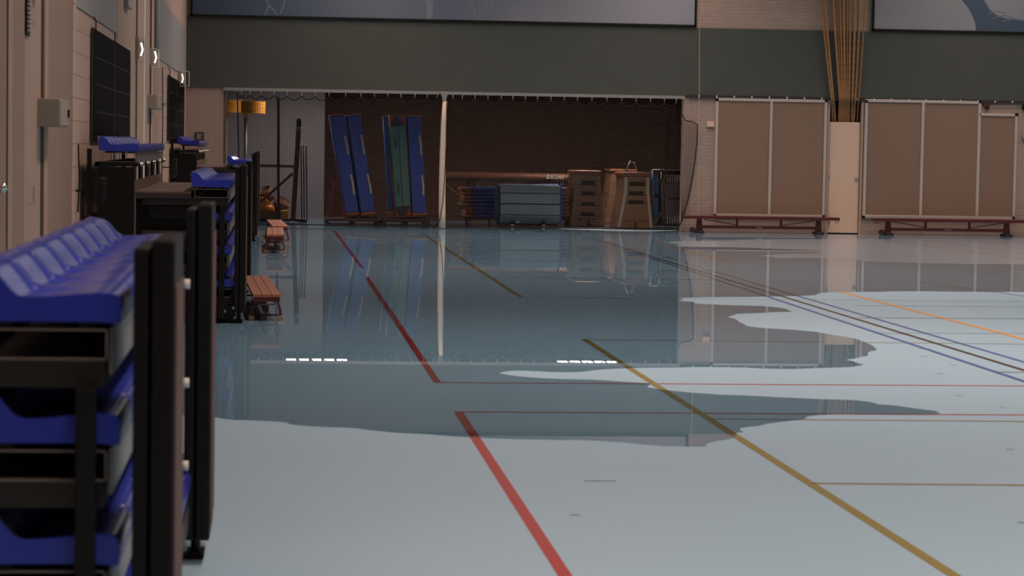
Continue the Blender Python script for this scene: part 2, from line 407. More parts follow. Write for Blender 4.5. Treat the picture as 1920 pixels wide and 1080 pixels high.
cu = bpy.data.curves.new('flood_water', 'CURVE'); cu.dimensions = '2D'; cu.fill_mode = 'BOTH'
for lp in (loop, i1, i2):
    sp = cu.splines.new('POLY'); sp.points.add(len(lp)-1); sp.use_cyclic_u = True
    for p, v in zip(sp.points, lp): p.co = (v.x, v.y, 0, 1)
tmp = bpy.data.objects.new('tmp', cu); COL.objects.link(tmp)
me = bpy.data.meshes.new_from_object(tmp.evaluated_get(bpy.context.evaluated_depsgraph_get())); bpy.data.objects.remove(tmp)
me.materials.clear(); me.materials.append(MATS['water']); me.transform(Matrix.Translation((0, 0, ZWt)))
wo = bpy.data.objects.new('flood_water', me); COL.objects.link(wo)
for p in wo.data.polygons:
    if p.normal.z < 0: p.flip()
fc = bpy.data.curves.new('water_film', 'CURVE'); fc.dimensions = '2D'; fc.fill_mode = 'BOTH'
sp = fc.splines.new('POLY'); sp.points.add(len(i1)-1); sp.use_cyclic_u = True
for p, v in zip(sp.points, i1): p.co = (v.x, v.y, 0, 1)
tmp = bpy.data.objects.new('tmp', fc); COL.objects.link(tmp)
me = bpy.data.meshes.new_from_object(tmp.evaluated_get(bpy.context.evaluated_depsgraph_get())); bpy.data.objects.remove(tmp)
me.materials.clear(); me.materials.append(MATS['water_film']); me.transform(Matrix.Translation((0, 0, .0026)))
wf = bpy.data.objects.new('water_film', me); COL.objects.link(wf)
tag(wf, 'thin streaky film of water on the floor in front of the right wall panels', 'water', kind='stuff')
tag(wo, 'still sheet of flood water mirroring the store opening on the pale blue gym floor', 'water', kind='stuff')

# ------------------------------------------------------------------ left wall
def wx(x): return -XW*4533/(519.2-x)     # distance along the wall for a picture column
def wallstrip(name, x0, x1, z0, z1, m, dx=.02, **k):
    return struct(name, box((XW, wx(x0), z0), (XW+dx, wx(x1), z1)), m, **k)
wallstrip('trim_7', 31, 53, 0, 5, 'beige_dark', .006)
wallstrip('trim_8', 23.2, 31, 0, 5, 'beige_panel', .011)
wallstrip('trim_9', 54, 84, 0, 5, 'beige_panel', .004)
wallstrip('trim_10', 96, 140, 0, 5, 'beige_dark', .006)
wallstrip('trim_11', 89.5, 96, 0, 5, 'beige_panel', .011)
wallstrip('trim_12', 140, 146, 0, 5, 'white_block', .016)
o = struct('trim_13', box((XW, wx(146), 2.80), (XW+.012, wx(220), 5)), 'grey_panel')
wallstrip('trim_14', 223, 257, 0, 5, 'beige_panel', .006)
wallstrip('trim_15', 260.5, 282.5, 0, 5, 'beige_panel', .006)
wallstrip('trim_16', 271, 273.5, 0, 3.7, 'white_plastic', .014)
wallstrip('trim_17', 290, 299, 0, 5, 'beige_panel', .01)
o = struct('trim_18', box((XW, wx(299), 2.85), (XW+.012, wx(347), 3.75)), 'grey_panel')
for k, (a, b) in enumerate(((21, 24.6), (84, 89), (218.5, 221), (257, 260), (283.5, 286.5))):
    wallstrip('trim_%d' % (19+k), a, b, 0, 5, 'seam_black', .003)
# door at the far left edge of the picture
d = wallstrip('door_1', -70, 21, 0, 5, 'beige_dark', .006)
kn = MB(); kp = Vector((XW+.008, wx(4)-.35, atX(0, 352, XW+.06).z))
kn.tube([kp, kp+Vector((.045, 0, 0))], .012); kn.ball(kp+Vector((.07, 0, 0)), .034); kn.build('door_knob', 'chrome', d, smooth=True)
kn = MB(); kn.box((XW+.006, kp.y-.05, kp.z-.09), (XW+.012, kp.y+.05, kp.z+.09)); kn.build('door_plate', 'black_metal', d)
# recessed flush pull and grille on the second panel
g = MB(); y0, y1 = wx(54.5), wx(60.5); zt = 2.73; zb = 2.36
for i in range(12):
    z = zb+.03+i*(zt-zb)/12
    g.box((XW+.015, y0, z), (XW+.03, y1, z+.014))
gr = empty('wall_vent', (XW+.015, y0, zb), 'slatted dark vent grille high on the left wall panel', 'vent')
g.build('slats', 'grey_panel', gr); box((XW+.014, y0, zb), (XW+.018, y1, zt)).build('backing', 'black_plastic', gr)
# pull handle
h = MB(); hy = wx(60); za = atX(61, 350, XW+.05).z; zb_ = atX(61, 383, XW+.05).z
h.tube([(XW+.015, hy, za), (XW+.05, hy, za), (XW+.05, hy, zb_), (XW+.015, hy, zb_)], .007)
h.build('pull_handle', 'chrome', WL)
# wall cabinets
def wallbox(px, py0, py1, Y0, Y1, name, label, depth, knob=True):
    z1 = atX(px, py0, XW+depth).z; z0 = atX(px, py1, XW+depth).z
    e = empty(name, (XW, Y0, z0), label, 'box')
    box((XW, Y0, z0), (XW+depth*.96, Y1, z1)).build('housing', 'cabinet', e, bevel=.006)
    box((XW+depth*.965, Y0+.012, z0+.012), (XW+depth, Y1-.012, z1-.012)).build('door', 'cabinet', e, bevel=.003)
    if knob:
        dd = box((XW+depth, Y1-.14, (z0+z1)/2-.03), (XW+depth+.012, Y1-.08, (z0+z1)/2+.03)).build('latch', 'black_plastic', e)
    return e
wallbox(118, 186, 238, 18.1, 18.85, 'wall_cabinet', 'pale grey metal wall box with black latch, left of first black board', .17)
wallbox(297, 178, 204, 33.2, 34.6, 'junction_box', 'small pale junction box between the two black boards', .14, False)
# conduit and pipe
c_ = MB(); c_.tube([(XW+.05, wx(291), 2.9), (XW+.05, wx(291), 5)], .04, 10)
tag(c_.build('wall_pipe', 'steel_rail', smooth=True), 'grey vertical pipe high on the left wall', 'pipe')
c_ = MB(); zz = atX(305, 192, XW+.03).z; c_.tube([(XW+.02, 34.6, zz), (XW+.02, 38.5, zz)], .01, 6)
tag(c_.build('wall_conduit', 'steel_rail', smooth=True), 'thin conduit running from the junction box to far black board', 'pipe')
b_ = box((XW, 28.0, 3.16), (XW+.06, 28.7, 3.7)); tag(b_.build('wall_speaker', 'grey_panel', bevel=.01), 'grey box high on the left wall above the first black board', 'box')
# black boards
def board(Y0, Y1, z0, z1, label):
    e = empty('wall_board', (XW, Y0, z0), label, 'board', 'black boards on the left wall')
    box((XW+.012, Y0, z0), (XW+.04, Y1, z1)).build('panel', 'board_black', e, bevel=.004)
    box((XW+.008, Y0-.01, z0-.01), (XW+.034, Y0, z1+.01)).build('edge_trim', 'riser_black', e)
    l = MB()
    for f in (.25, .5, .75, .02):
        z = z0+(z1-z0)*f; l.box((XW+.04, Y0+.05, z-.004), (XW+.043, Y1-.02, z+.004))
    ym = (Y0+Y1)/2; l.box((XW+.04, ym-.03, z0), (XW+.043, ym+.03, z1-.03))
    l.build('joint_strip', 'riser_black', e)
    h = MB(); h.tube([(XW+.03, Y0+.3, z1), (XW+.03, Y0+.3, z1+.08), (XW+.015, Y0+.25, z1+.12), (XW, Y0+.25, z1+.13)], .009, 6)
    h.build('hook', 'brown_edge', e)

board(23.15, 28.8, 1.645, 2.685, 'large black gridded board on the left wall, nearer the camera')
board(39.2, 45.5, 1.65, 2.68, 'large black gridded board on the left wall, farther away beside corner')
# cable of each board
for (yy, z0, z1) in ((21.6, 1.0, 1.6), (37.2, 1.0, 2.75)):
    m_ = MB(); m_.tube([(XW+.02, yy, z1), (XW+.03, yy, (z0+z1)/2), (XW+.02, yy, z0)], .008, 6)
    tag(m_.build('wall_cable', 'cord_black'), 'thin black cable down the wall beside the %s black board' % ('nearer' if yy < 30 else 'farther'), 'cable')
# dark bag-like drive units hanging on the wall
for (x0, x1, y0, y1, Yq, lab) in ((175, 197, 333, 385, 21.3, 'nearer grandstand'), (318, 331, 298, 330, 37.6, 'farther grandstand')):
    zc_ = atY((x0+x1)/2, (y0+y1)/2, Yq)
    e = empty('drive_unit', (XW, Yq, zc_.z), 'dark slanted drive unit between the wall and the %s' % lab, 'motor')
    m_ = MB(); m_.img([(x0+7, y0), (x1, y0-1), (x1-1, y1), (x0, y1-3)], Yq, .3); m_.build('housing', 'black_plastic', e, bevel=.02)
    box((XW, Yq+.15, zc_.z-.008), (zc_.x, Yq+.18, zc_.z+.008)).build('wall_arm', 'black_metal', e)
# clear wall lamps with wire guards
def lamp(xa, ya, yb, Y, proj, label):
    z1 = atX(519-(-XW-.02)*4533/Y, ya, XW+.02).z if False else CAM.z + (263-ya)*Y/4533
    z0 = CAM.z + (263-yb)*Y/4533
    e = empty('wall_lamp', (XW, Y, z0), label, 'lamp', 'clear wall lamps on the left wall')
    box((XW, Y-.02, z0+.02), (XW+.05, Y+.16, z1)).build('back_plate', 'cabinet', e, bevel=.004)
    box((XW+.05, Y, z0+.06), (XW+.11, Y+.14, z1-.03)).build('diffuser', 'clear_acrylic', e, bevel=.02)
    g = MB(); g.tube([(XW+.075, Y+.02, z0+.06), (XW+.095, Y+.04, z0+.13), (XW+.075, Y+.04, z0+.22)], .013, 8)
    g.build('bulb', 'bulb_glow', e, smooth=True)
    g = MB()
    for yy in (Y-.01, Y+.15):
        g.tube([(XW+.03, yy, z1), (XW+proj, yy, z1-.02), (XW+proj, yy, z0), (XW+.03, yy, z0)], .006, 6)
    for z in (z0, z1-.02): g.tube([(XW+proj, Y-.01, z), (XW+proj, Y+.15, z)], .006, 6)
    g.build('guard', 'white_plastic', e)
lamp(256, 73, 117, 30.3, .135, 'clear guarded wall lamp past the nearer black board, left one of the middle pair')
lamp(282, 94, 129, 33.7, .125, 'clear guarded wall lamp, right one of the middle pair')
lamp(335, 134, 163, 43.3, .20, 'clear guarded wall lamp above the farther black board by the corner')
lamp(68, -40, 6, 17.7, .13, 'clear guarded wall lamp cut by the top edge of the picture, nearest camera')

# ------------------------------------------------------------------ retracted grandstands
def seat_mesh(pitch):
    prof = [(.0, -.075), (-.004, -.04), (.0, -.012), (.012, 0), (.06, .001), (.12, -.003), (.18, -.008), (.225, -.010), (.245, -.006), (.262, .004), (.276, .020), (.292, .040), (.312, .054), (.338, .058), (.356, .044), (.358, -.06), (.30, -.07), (.06, -.07)]
    nv = 21; vs = []; fs = []; n = len(prof)
    for j in range(nv):
        t = j/(nv-1); y = t*(pitch-.004); q = min(1, min(t, 1-t)/.2); edge = q*q*(3-2*q)
        for (u, z) in prof:
            du = 0; dz = 0
            if z > -.03:
                zone = min(1, max(0, (u-.10)/.10))*(1 if u < .25 else max(0, (.31-u)/.06))
                dz = -edge*(.018*zone )
                if u > .26: du = .022*edge*min(1, (u-.26)/.06); dz += .010*edge*min(1, (u-.26)/.06)
            vs.append(Vector((-(u+du), y, z+dz)))
    for j in range(nv-1):
        for i in range(n): fs.append((j*n+i, j*n+(i+1) % n, (j+1)*n+(i+1) % n, (j+1)*n+i))
    fs += [tuple(range(n)), tuple(range(nv*n-1, (nv-1)*n-1, -1))]
    m = MB(); m.add(vs, fs); return m
seat_data = None
def grandstand(x0, Y0, n, zt, label, pitch=.49):
    global seat_data
    L = n*pitch
    e = empty('grandstand', (x0, Y0, 0), label, 'grandstand', 'retracted grandstands along the left wall')
    P = lambda u, y, z: (x0-u, Y0+y, z)
    def B(u0, y0, z0, u1, y1, z1): return box(P(u0, y0, z0), P(u1, y1, z1))
    rows = [(0, zt), (0, zt-.30), (0, zt-.60), (-.06, zt-.90), (.83, zt+.31)]
    for k, (u, z) in enumerate(rows):
        bm_ = MB(); bm_.box(P(u+.06, .01, z-.085), P(u+.10, L-.01, z-.071)); bm_.box(P(u+.26, .01, z-.085), P(u+.30, L-.01, z-.071))
        beam = bm_.build('seat_beam', 'black_metal', e)
        for i in range(n):
            if seat_data is None:
                so = seat_mesh(pitch).build('seat', 'seat_blue', None, smooth=False)
                seat_data = so.data
                for p in seat_data.polygons: p.use_smooth = len(p.vertices) == 4
            else:
                so = bpy.data.objects.new('seat', seat_data); COL.objects.link(so)
            so.parent = beam; so.location = (-u, i*pitch, z)
        B(u+.018, 0.02, z-.20, u+.026, L-.02, z-.085).build('riser_panel', 'riser_grey', e)
        nb = 5
        for j in range(nb):
            y = j*(L-.03)/(nb-1); br = MB(); w_ = .004
            zb, zt2 = z-.165, z-.088
            br.box(P(u+.03, y, zb), P(u+.33, y+.03, zb+w_)); br.box(P(u+.03, y, zt2-w_), P(u+.33, y+.03, zt2))
            br.box(P(u+.03, y, zb), P(u+.03+w_, y+.03, zt2)); br.box(P(u+.33-w_, y, zb), P(u+.33, y+.03, zt2))
            br.build('bracket', 'bracket_grey', e)
        if k < 4:
            B(u+.04, .03, z-.235, u+.80, L-.03, z-.17).build('row_deck', 'deck_edge', e)
        if 0 < k < 4:
            B(u+.37, .06, z-.06, u+.74, .10, z+.055).build('end_plate', 'black_metal', e)
    # top deck in front of the back row
    B(.36, 0, zt-.13, .86, L, zt-.115).build('deck', 'deck', e)
    B(.36, -.004, zt-.175, .86, L, zt-.13).build('deck_edge', 'deck_edge', e)
    B(.86, .02, zt-.115, .875, L, zt-.02).build('kick_board', 'deck', e)
    z = zt+.31
    bb = MB(); bb.box(P(.84, 0, z-.205), P(1.22, .08, z-.168))
    for j in range(5): bb.box(P(.84, .25+j*(L-.35)/4, z-.205), P(1.22, .33+j*(L-.35)/4, z-.168))
    bb.box(P(1.18, 0, z-.205), P(1.22, L, z-.168)); bb.build('back_beam', 'black_metal', e)
    for j in range(5):
        y = .29+j*(L-.35)/4
        m_ = MB(); m_.tube([P(.84, y, z-.186), P(.82, y, z-.186)], .022, 12); m_.ball(P(.818, y, z-.186), .017, 10, 6); m_.build('bolt', 'chrome', e, smooth=True)
        B(.88, y-.25, zt-.1, .90, y+.18, z-.21).build('support_plate', 'black_metal', e)
    B(.87, 0, .05, 1.20, .10, z-.21).build('end_trunk', 'black_metal', e)
    B(1.25, 0, .02, 1.29, .04, z-.05).build('rear_post', 'black_metal', e)
    B(1.25, L-.04, .02, 1.29, L, z-.05).build('rear_post', 'black_metal', e)
    B(.42, .14, .05, .86, .18, zt-.18).build('shade_panel', 'black_metal', e)  # black panel at each end stands in for the shade inside the stand
    B(.42, L-.2, .05, .86, L-.16, zt-.18).build('shade_panel', 'black_metal', e)
    B(.055, -.035, .04, .105, 0, zt-.23).build('upright', 'black_metal', e, bevel=.006)
    B(.055, L, .04, .105, L+.035, zt-.23).build('upright', 'black_metal', e, bevel=.006)
    B(-.05, .0, .06, .80, .08, .16).build('base_beam', 'black_metal', e)
    B(-.05, L-.08, .06, .80, L, .16).build('base_beam', 'black_metal', e)
    B(-.06, .0, .17, .0, L, .27).build('front_rail', 'black_metal', e)
    for y in (.1, L-.15):
        for u in (.02, .6):
            m_ = MB(); m_.tube([P(u, y, .05), P(u, y+.05, .05)], .05, 14); m_.build('wheel', 'rubber', e, smooth=False)
    for (u, zz) in ((-.03, .14), (.05, .11)):
        m_ = MB(); m_.tube([P(u, -.012, zz), P(u, .01, zz)], .014, 10); m_.build('bolt', 'chrome', e)
    # upright folded rails at both ends
    for yy in (-.05, L-.55):
        m_ = MB(); m_.box(P(-.035, yy, .10), P(-.072, yy+.5, zt+.115)); m_.build('folded_rail', 'black_metal', e, bevel=.008)
        m_ = MB(); m_.box(P(-.079, yy, .10), P(-.136, yy+.52, zt+.135)); m_.build('folded_rail', 'black_metal', e, bevel=.008)
        m_ = MB(); m_.box(P(-.136, yy+.01, .16), P(-.140, yy+.51, zt+.02)); m_.build('edge_strip', 'brown_edge', e)
        m_ = MB(); m_.tube([P(-.075, yy+.25, .02), P(-.075, yy+.25, .14)], .02, 8); m_.box(P(-.11, yy+.15, .004), P(-.04, yy+.35, .02)); m_.build('foot', 'black_metal', e)
    for zz in (1.1, .72, .4, .2):
        m_ = MB(); m_.tube([P(-.02, L-.6, zz), P(-.055, L-.6, zz)], .02, 10); m_.build('buffer', 'white_plastic', e, smooth=True)
    return e
grandstand(-.380, 6.0, 8, 1.27, 'near blurred blue-seated retracted grandstand filling the left edge')
grandstand(-.405, 22.0, 10, 1.30, 'middle retracted blue-seated grandstand beneath the nearer black board')
grandstand(-.445, 40.2, 10, 1.335, 'farthest retracted blue-seated grandstand beside the store opening')

# ------------------------------------------------------------------ low benches on the left
def low_bench(nl, nr, fr, zt, label, planks=3, length=3.3):
    # nl, nr: near top corners in the picture, fr: far right corner
    a = atZ(*nl, zt); b = atZ(*nr, zt); c = atZ(*fr, zt)
    t = (c-b); t.z = 0; t.normalize(); n = Vector((t.y, -t.x, 0)); wd = .26
    org = b - n*wd; org.z = 0
    e = empty('gym_bench', org, label, 'bench', 'low wooden gym benches by the grandstands')
    Q = lambda s_, l, z: org + n*s_ + t*l + Vector((0, 0, z))
    def pr(s0, s1, l0, l1, z0, z1): return MB().prism([Q(s0, l0, z0), Q(s1, l0, z0), Q(s1, l0, z1), Q(s0, l0, z1)], t*(l1-l0))
    for i in range(planks):
        w_ = wd/planks
        pr(i*w_+.002, (i+1)*w_-.002, 0, length, zt-.03, zt).build('plank', 'wood_bench', e, bevel=.003)
    pr(.01, wd-.01, .01, .035, zt-.07, zt-.03).build('end_rail', 'maroon', e)
    pr(.02, wd-.02, length-.035, length-.01, zt-.07, zt-.03).build('end_rail', 'maroon', e)
    pr(.11, .15, .12, length-.12, .07, .13).build('lower_beam', 'maroon_dark', e)
    m_ = MB(); m_.tube([Q(.05, .03, zt-.07), Q(.06, .03, zt-.095), Q(.20, .03, zt-.095), Q(.21, .03, zt-.07)], .008, 6); m_.build('hook_bar', 'maroon', e)
    for l in (.14, length-.14):
        m_ = MB(); m_.tube([Q(.03, l, zt-.04), Q(0, l, .10), Q(-.005, l, .03)], .012, 8); m_.build('leg', 'maroon', e, smooth=True)
        m_ = MB(); m_.tube([Q(wd-.03, l, zt-.04), Q(wd, l, .10), Q(wd+.005, l, .03)], .012, 8); m_.build('leg', 'maroon', e, smooth=True)
        m_ = MB(); m_.tube([Q(0, l, .05), Q(wd, l, .05)], .009, 8); m_.build('cross_bar', 'maroon_dark', e)
        for s0 in (-.03, wd-.02):
            pr(s0, s0+.05, l-.03, l+.03, .004, .045).build('foot', 'wood_light', e, bevel=.004)
    return e
low_bench((475, 552), (527, 552), (503, 517), .25, 'nearest low bench with three reddish planks beside the middle grandstand', 3, 3.1)
low_bench((499, 440), (533, 440), (531, 425.6), .28, 'low reddish bench end-on, in front of the farthest small bench', 3, 3.0)
low_bench((510, 424), (541, 424), (527, 411.5), .28, 'farthest small low bench, slightly turned, by the store opening', 3, 3.2)

# ------------------------------------------------------------------ benches against the back wall
def wall_bench(x0, x1, xl, xr, yt, yb, Y, label, hook_right):
    a = atY(x0, yt, Y); b = atY(x1, yt, Y); zt = a.z; zt = .335
    e = empty('gym_bench', (a.x, Y, 0), label, 'bench', 'maroon benches under the wall panels')
    box((a.x, Y-.13, zt-.06), (b.x, Y+.13, zt)).build('seat_plank', 'maroon', e, bevel=.005)
    L = atY(xl, 430, Y).x; R = atY(xr, 430, Y).x
    box((L, Y-.04, .09), (R, Y+.04, .145)).build('lower_beam', 'maroon', e, bevel=.004)
    for x in (L+.03, R-.03):
        MB().prism([(x-.07, Y-.03, .04), (x+.07, Y-.03, .04), (x+.045, Y-.03, zt-.06), (x-.045, Y-.03, zt-.06)], (0, .06, 0)).build('leg', 'maroon', e, bevel=.004)
        box((x-.08, Y-.17, .006), (x+.08, Y+.17, .045)).build('foot', 'rubber', e, bevel=.004)
    m_ = MB(); m_.tube([(L-.12, Y-.1, .06), (L-.12, Y-.06, .06)], .055, 14); m_.build('wheel', 'rubber', e)
    for f in (.32, .68):
        x = L+(R-L)*f; box((x-.02, Y-.02, .14), (x+.02, Y+.02, zt-.06)).build('strut', 'maroon', e)
    for (xa, xb) in ((L+.12, L+(R-L)*.32), (R-.12, L+(R-L)*.68)):
        MB().bar((xa, Y-.01, zt-.07), (xb, Y-.01, .16), .016).build('brace', 'maroon_dark', e)
    hx = [b.x-.05, b.x-.22] if hook_right else [a.x+.05]
    for x in hx:
        m_ = MB(); m_.tube([(x-.03, Y-.1, zt-.06), (x-.03, Y-.1, zt-.1), (x+.03, Y-.1, zt-.1), (x+.03, Y-.1, zt-.06)], .008, 6); m_.build('hook', 'maroon', e)
    xm = (L+R)/2; box((xm-.07, Y-.044, .105), (xm+.07, Y-.04, .13)).build('plate', 'riser_grey', e)
wall_bench(1282, 1572, 1308, 1537, 407, 437, 46.95, 'long maroon bench under the left double wall panel', True)
wall_bench(1637, 1936, 1662, 1890, 411, 440, 46.95, 'long maroon bench under the right wall panel, cut by right edge', False)

# ------------------------------------------------------------------ framed wall panels, door, niche
def rect(mb, x0, y0, x1, y1, Y, dep):
    xm, ym = (x0+x1)/2, (y0+y1)/2
    mb.box((atY(x0, ym, Y).x, Y, atY(xm, y1, Y).z), (atY(x1, ym, Y).x, Y+dep, atY(xm, y0, Y).z)); return mb
YP = YW-.045
e = empty('pin_panel', atY(1340, 407, YW-.001), 'left wide grey fabric wall panel with two fields between store and door', 'wall panel', 'grey framed wall panels')
LZ = lambda x, y: x+(296-y)*.022      # mid-height column of a leaning upright to its column at height y
for s_ in ((1345, 190, 1442.5, 403), (1447, 190.5, 1544, 404)): rect(MB(), *s_, YP+.01, .03).build('field', 'fabric_grey', e)
def frame(e, segs):
    for s_ in segs: rect(MB(), *s_, YP-.01, .05).build('frame', 'alu', e, bevel=.004)
frame(e, [(1343, 185.3, 1546.5, 190.6), (1340.3, 190, 1345.3, 402.5), (1544, 191.5, 1549, 404), (1442, 190.6, 1447.2, 403), (1342.5, 402.2, 1546.5, 407.2)])
for (x, y) in ((1342.5, 184), (1547, 186.5), (1338.2, 401), (1541.5, 403)):
    rect(MB(), x, y, x+5.5, y+5.5, YP-.013, .05).build('corner', 'black_plastic', e, bevel=.01)
e = empty('pin_panel', atY(1618, 410, YW-.001), 'right wide grey fabric wall panel with two tall fields and one shorter', 'wall panel', 'grey framed wall panels')
for s_ in ((1625, 193, 1726.5, 406), (1731, 193, 1832, 406), (1837, 217, 1901.5, 406)):
    rect(MB(), *s_, YP+.01, .03).build('field', 'fabric_grey', e)
frame(e, [(1622.5, 187.8, 1834.5, 193.2), (1620, 193, 1625.3, 405), (1726, 193.2, 1731.4, 405), (1831.8, 193, 1837.3, 405.5), (1837.3, 212.7, 1903, 217.8), (1901, 218, 1905.8, 406), (1622, 404.8, 1902, 410.3)])
for (x, y) in ((1622.5, 187), (1836, 188.5), (1616.8, 404), (1904.5, 212.5), (1897.5, 406)):
    rect(MB(), x, y, x+5.5, y+5.5, YP-.013, .05).build('corner', 'black_plastic', e, bevel=.01)
# door
zd = atY(1583, 229, YW).z; 
dr = struct('door_2', box((DX0+.02, YW+.02, .02), (DX1-.03, YW+.06, zd)), 'door_cream', bevel=.004)
rect(MB(), 1603, 333, 1609.5, 339.5, YW+.005, .014).build('lock_plate', 'steel_rail', dr, bevel=.002)
for (y) in (243, 328, 415):
    rect(MB(), 1554, y, 1556, y+10, YW+.004, .015).build('hinge', 'steel_rail', dr)
fr = MB(); fr.box((DX0-.045, YW-.02, 0), (DX0+.012, YW+.06, ZN+.02)); fr.box((DX1-.022, YW-.02, 0), (DX1+.03, YW+.06, ZN+.02)); fr.box((DX0-.045, YW-.02, ZN), (DX1+.03, YW+.06, ZN+.03))
struct('trim_24', fr, 'beige_panel', bevel=.003)
# climbing ropes gathered into the niche above the door
ropes = [(1541, 1545.7, 1559.5, 1561), (1547.7, 1551.3, 1562.7, 1566), (1562.7, 1566, 1575, 1573), (1568.7, 1571.7, 1578, 1576), (1574.7, 1576.7, 1581, 1579.5), (1581.7, 1582.7, 1584.5, 1583), (1588.3, 1588.3, 1588, 1587),
         (1595, 1594, 1592, 1591), (1602.7, 1602.3, 1598, 1597), (1610, 1610, 1603.5, 1601), (1621.7, 1619.3, 1610, 1607)]
nm = ['leftmost climbing rope, standing apart with one other', 'second climbing rope from the left edge of the hanging rope bundle', 'third climbing rope from the left, first of the dense bundle', 'fourth climbing rope from left in the dense bundle above door',
      'fifth climbing rope from left in the dense bundle above door', 'sixth climbing rope from left, middle of the bundle above door', 'seventh climbing rope from left in the dense bundle above door', 'eighth climbing rope from left in the dense bundle above door',
      'ninth climbing rope from left, right of the dense bundle', 'second climbing rope from the right edge of the bundle', 'rightmost climbing rope, thinner and slightly apart']
for i, (a, b, c, d_) in enumerate(ropes):
    Yr = YW-.14-.02*(i % 3)
    P0 = atY(a, 0, Yr); P1 = atY(b, 60, Yr); dirv = (P0-P1)
    pts = [P0+dirv*3, P0, P1, atY((b+c)/2, 125, Yr+.02), atY(c, 186, YW-.09), atY((c+d_)/2, 200, YW+.05), atY(d_, 228, YW+.13), atY(d_, 250, YW+.15)]
    # twisted rope: radius ripples along its length
    fine = []
    for k in range(len(pts)-1):
        ns = 14
        for j in range(ns): fine.append(pts[k].lerp(pts[k+1], j/ns))
    fine.append(pts[-1])
    m_ = MB(); r = .024 if i < 10 else .012
    for ph in (0, PI):
        hel = [p + Vector((math.cos(k*1.1+ph)*.006, math.sin(k*1.1+ph)*.006, 0)) for k, p in enumerate(fine)]
        m_.tube(hel, r*.8, 6)
    tag(m_.build('climbing_rope', 'rope', smooth=True), nm[i], 'rope', 'climbing ropes above the door')

# ------------------------------------------------------------------ banners
def banner(x0, x1, yb0, yb1, label, m, Y=YW-.06):
    a = atY(x0, yb0, Y); b = atY(x1, yb1, Y); zb = (a.z+b.z)/2; zt = zb+3.2
    e = empty('photo_banner', (a.x, Y, zb), label, 'banner', 'large blue photo banners')
    s_ = box((a.x+.04, Y, zb+.04), (b.x-.04, Y+.03, zt-.04)).build('print', m, e)
    f = MB(); t = .04
    f.box((a.x, Y-.015, zb), (b.x, Y+.04, zb+t)); f.box((a.x, Y-.015, zt-t), (b.x, Y+.04, zt)); f.box((a.x, Y-.015, zb), (a.x+t, Y+.04, zt)); f.box((b.x-t, Y-.015, zb), (b.x, Y+.04, zt))
    f.build('frame', 'black_plastic', e)
    return e, a, b, zb
for n_ in ('banner_left', 'banner_right'):
    pass
e1, a, b, zb1 = banner(357, 1305.5, 28, 53, 'long dark blue photo banner with soft pale shapes above the green band', 'banner_left')
for n_, W_ in (('banner_left', b.x-a.x), ('banner_right', 5.0)):
    for nd in MATS[n_].node_tree.nodes:
        if nd.type == 'MAP_RANGE': nd.inputs['From Max'].default_value = W_
def printed(e, pts, m, Y=YW-.0625):
    MB().img(pts, Y, .002).build('printed_shape', m, e)
def curvestrip(pts, w0, w1):
    L, R = [], []
    for i, p in enumerate(pts):
        q0 = pts[max(i-1, 0)]; q1 = pts[min(i+1, len(pts)-1)]
        tx, ty = q1[0]-q0[0], q1[1]-q0[1]; l = math.hypot(tx, ty) or 1
        w_ = (w0+(w1-w0)*i/(len(pts)-1))/2
        L.append((p[0]-ty/l*w_, p[1]+tx/l*w_)); R.append((p[0]+ty/l*w_, p[1]-tx/l*w_))
    return L+R[::-1]
for pts, w0, w1, m_ in (([(488, -14), (500, 0), (504, 10), (497, 28)], 4, 2, 'banner_stroke'), ([(504, 10), (512, 18), (520, 27)], 3, 2, 'banner_stroke'), ([(535, -10), (533, 5), (526, 26)], 4, 2, 'banner_stroke'),
                        ([(780, -30), (794, -16), (802, -4), (806, 8), (806, 20), (803, 38)], 15, 10, 'banner_arc'), ([(882, -12), (886, 10), (894, 38)], 2, 2, 'banner_stroke'), ([(928, -12), (920, 8), (900, 24), (897, 38)], 4, 2, 'banner_stroke'),
                        ([(905, -10), (912, 8), (922, 12)], 2, 2, 'banner_stroke')):
    printed(e1, curvestrip(pts, w0, w1), m_)
e2, a2, b2, zb2 = banner(1635, 2120, 59.5, 66, 'pale grey blue photo banner with darker shape, upper right, right of the ropes', 'banner_right')
printed(e2, [(1796, -10), (1842, -10), (1847, 4), (1856, 18), (1868, 28), (1884, 34), (1910, 38), (1960, 42), (1960, 60), (1830, 57), (1829, 44), (1824, 30), (1815, 14), (1805, 2)], 'banner_limb')
for p in ([(1852, 26), (1868, 20), (1884, 24)], [(1862, 34), (1884, 28), (1900, 33)], [(1880, 40), (1900, 34), (1918, 36)]):
    MB().img(curvestrip(p, 1.5, 1), YW-.065, .002).build('printed_shape', 'banner_stroke', e2)

# ------------------------------------------------------------------ small things on the back wall
m_ = MB(); m_.tube([atY(1312, 30, YW-.06), atY(1309, 436, YW-.03)], .006, 6)
tag(m_.build('hoist_line', 'cord_light'), 'thin pale vertical line down the white wall right of store opening', 'cord')
m_ = rect(MB(), 1326, 227.5, 1339, 238, YW-.05, .05); tag(m_.build('switch_box', 'door_cream', bevel=.006), 'small cream box on the wall beside the left grey panel', 'box')
e = empty('alarm_box', atY(365, 263, YW), 'small black framed call box on white brick near the hall corner', 'box')
rect(MB(), 366, 248, 382, 263, YW-.035, .035).build('frame', 'black_plastic', e, bevel=.004)
rect(MB(), 368, 250, 380, 261.5, YW-.042, .008).build('glass', 'riser_grey', e)
m_ = MB(); rect(m_, 377, 255, 379, 258, YW-.046, .006); m_.build('button', 'black_plastic', e)
e = empty('wall_bracket', atY(1851, 207, YW), 'small maroon pulley bracket above the short grey panel field', 'bracket')
rect(MB(), 1845, 194.5, 1857, 200, YW-.06, .06).build('plate', 'maroon', e, bevel=.004)
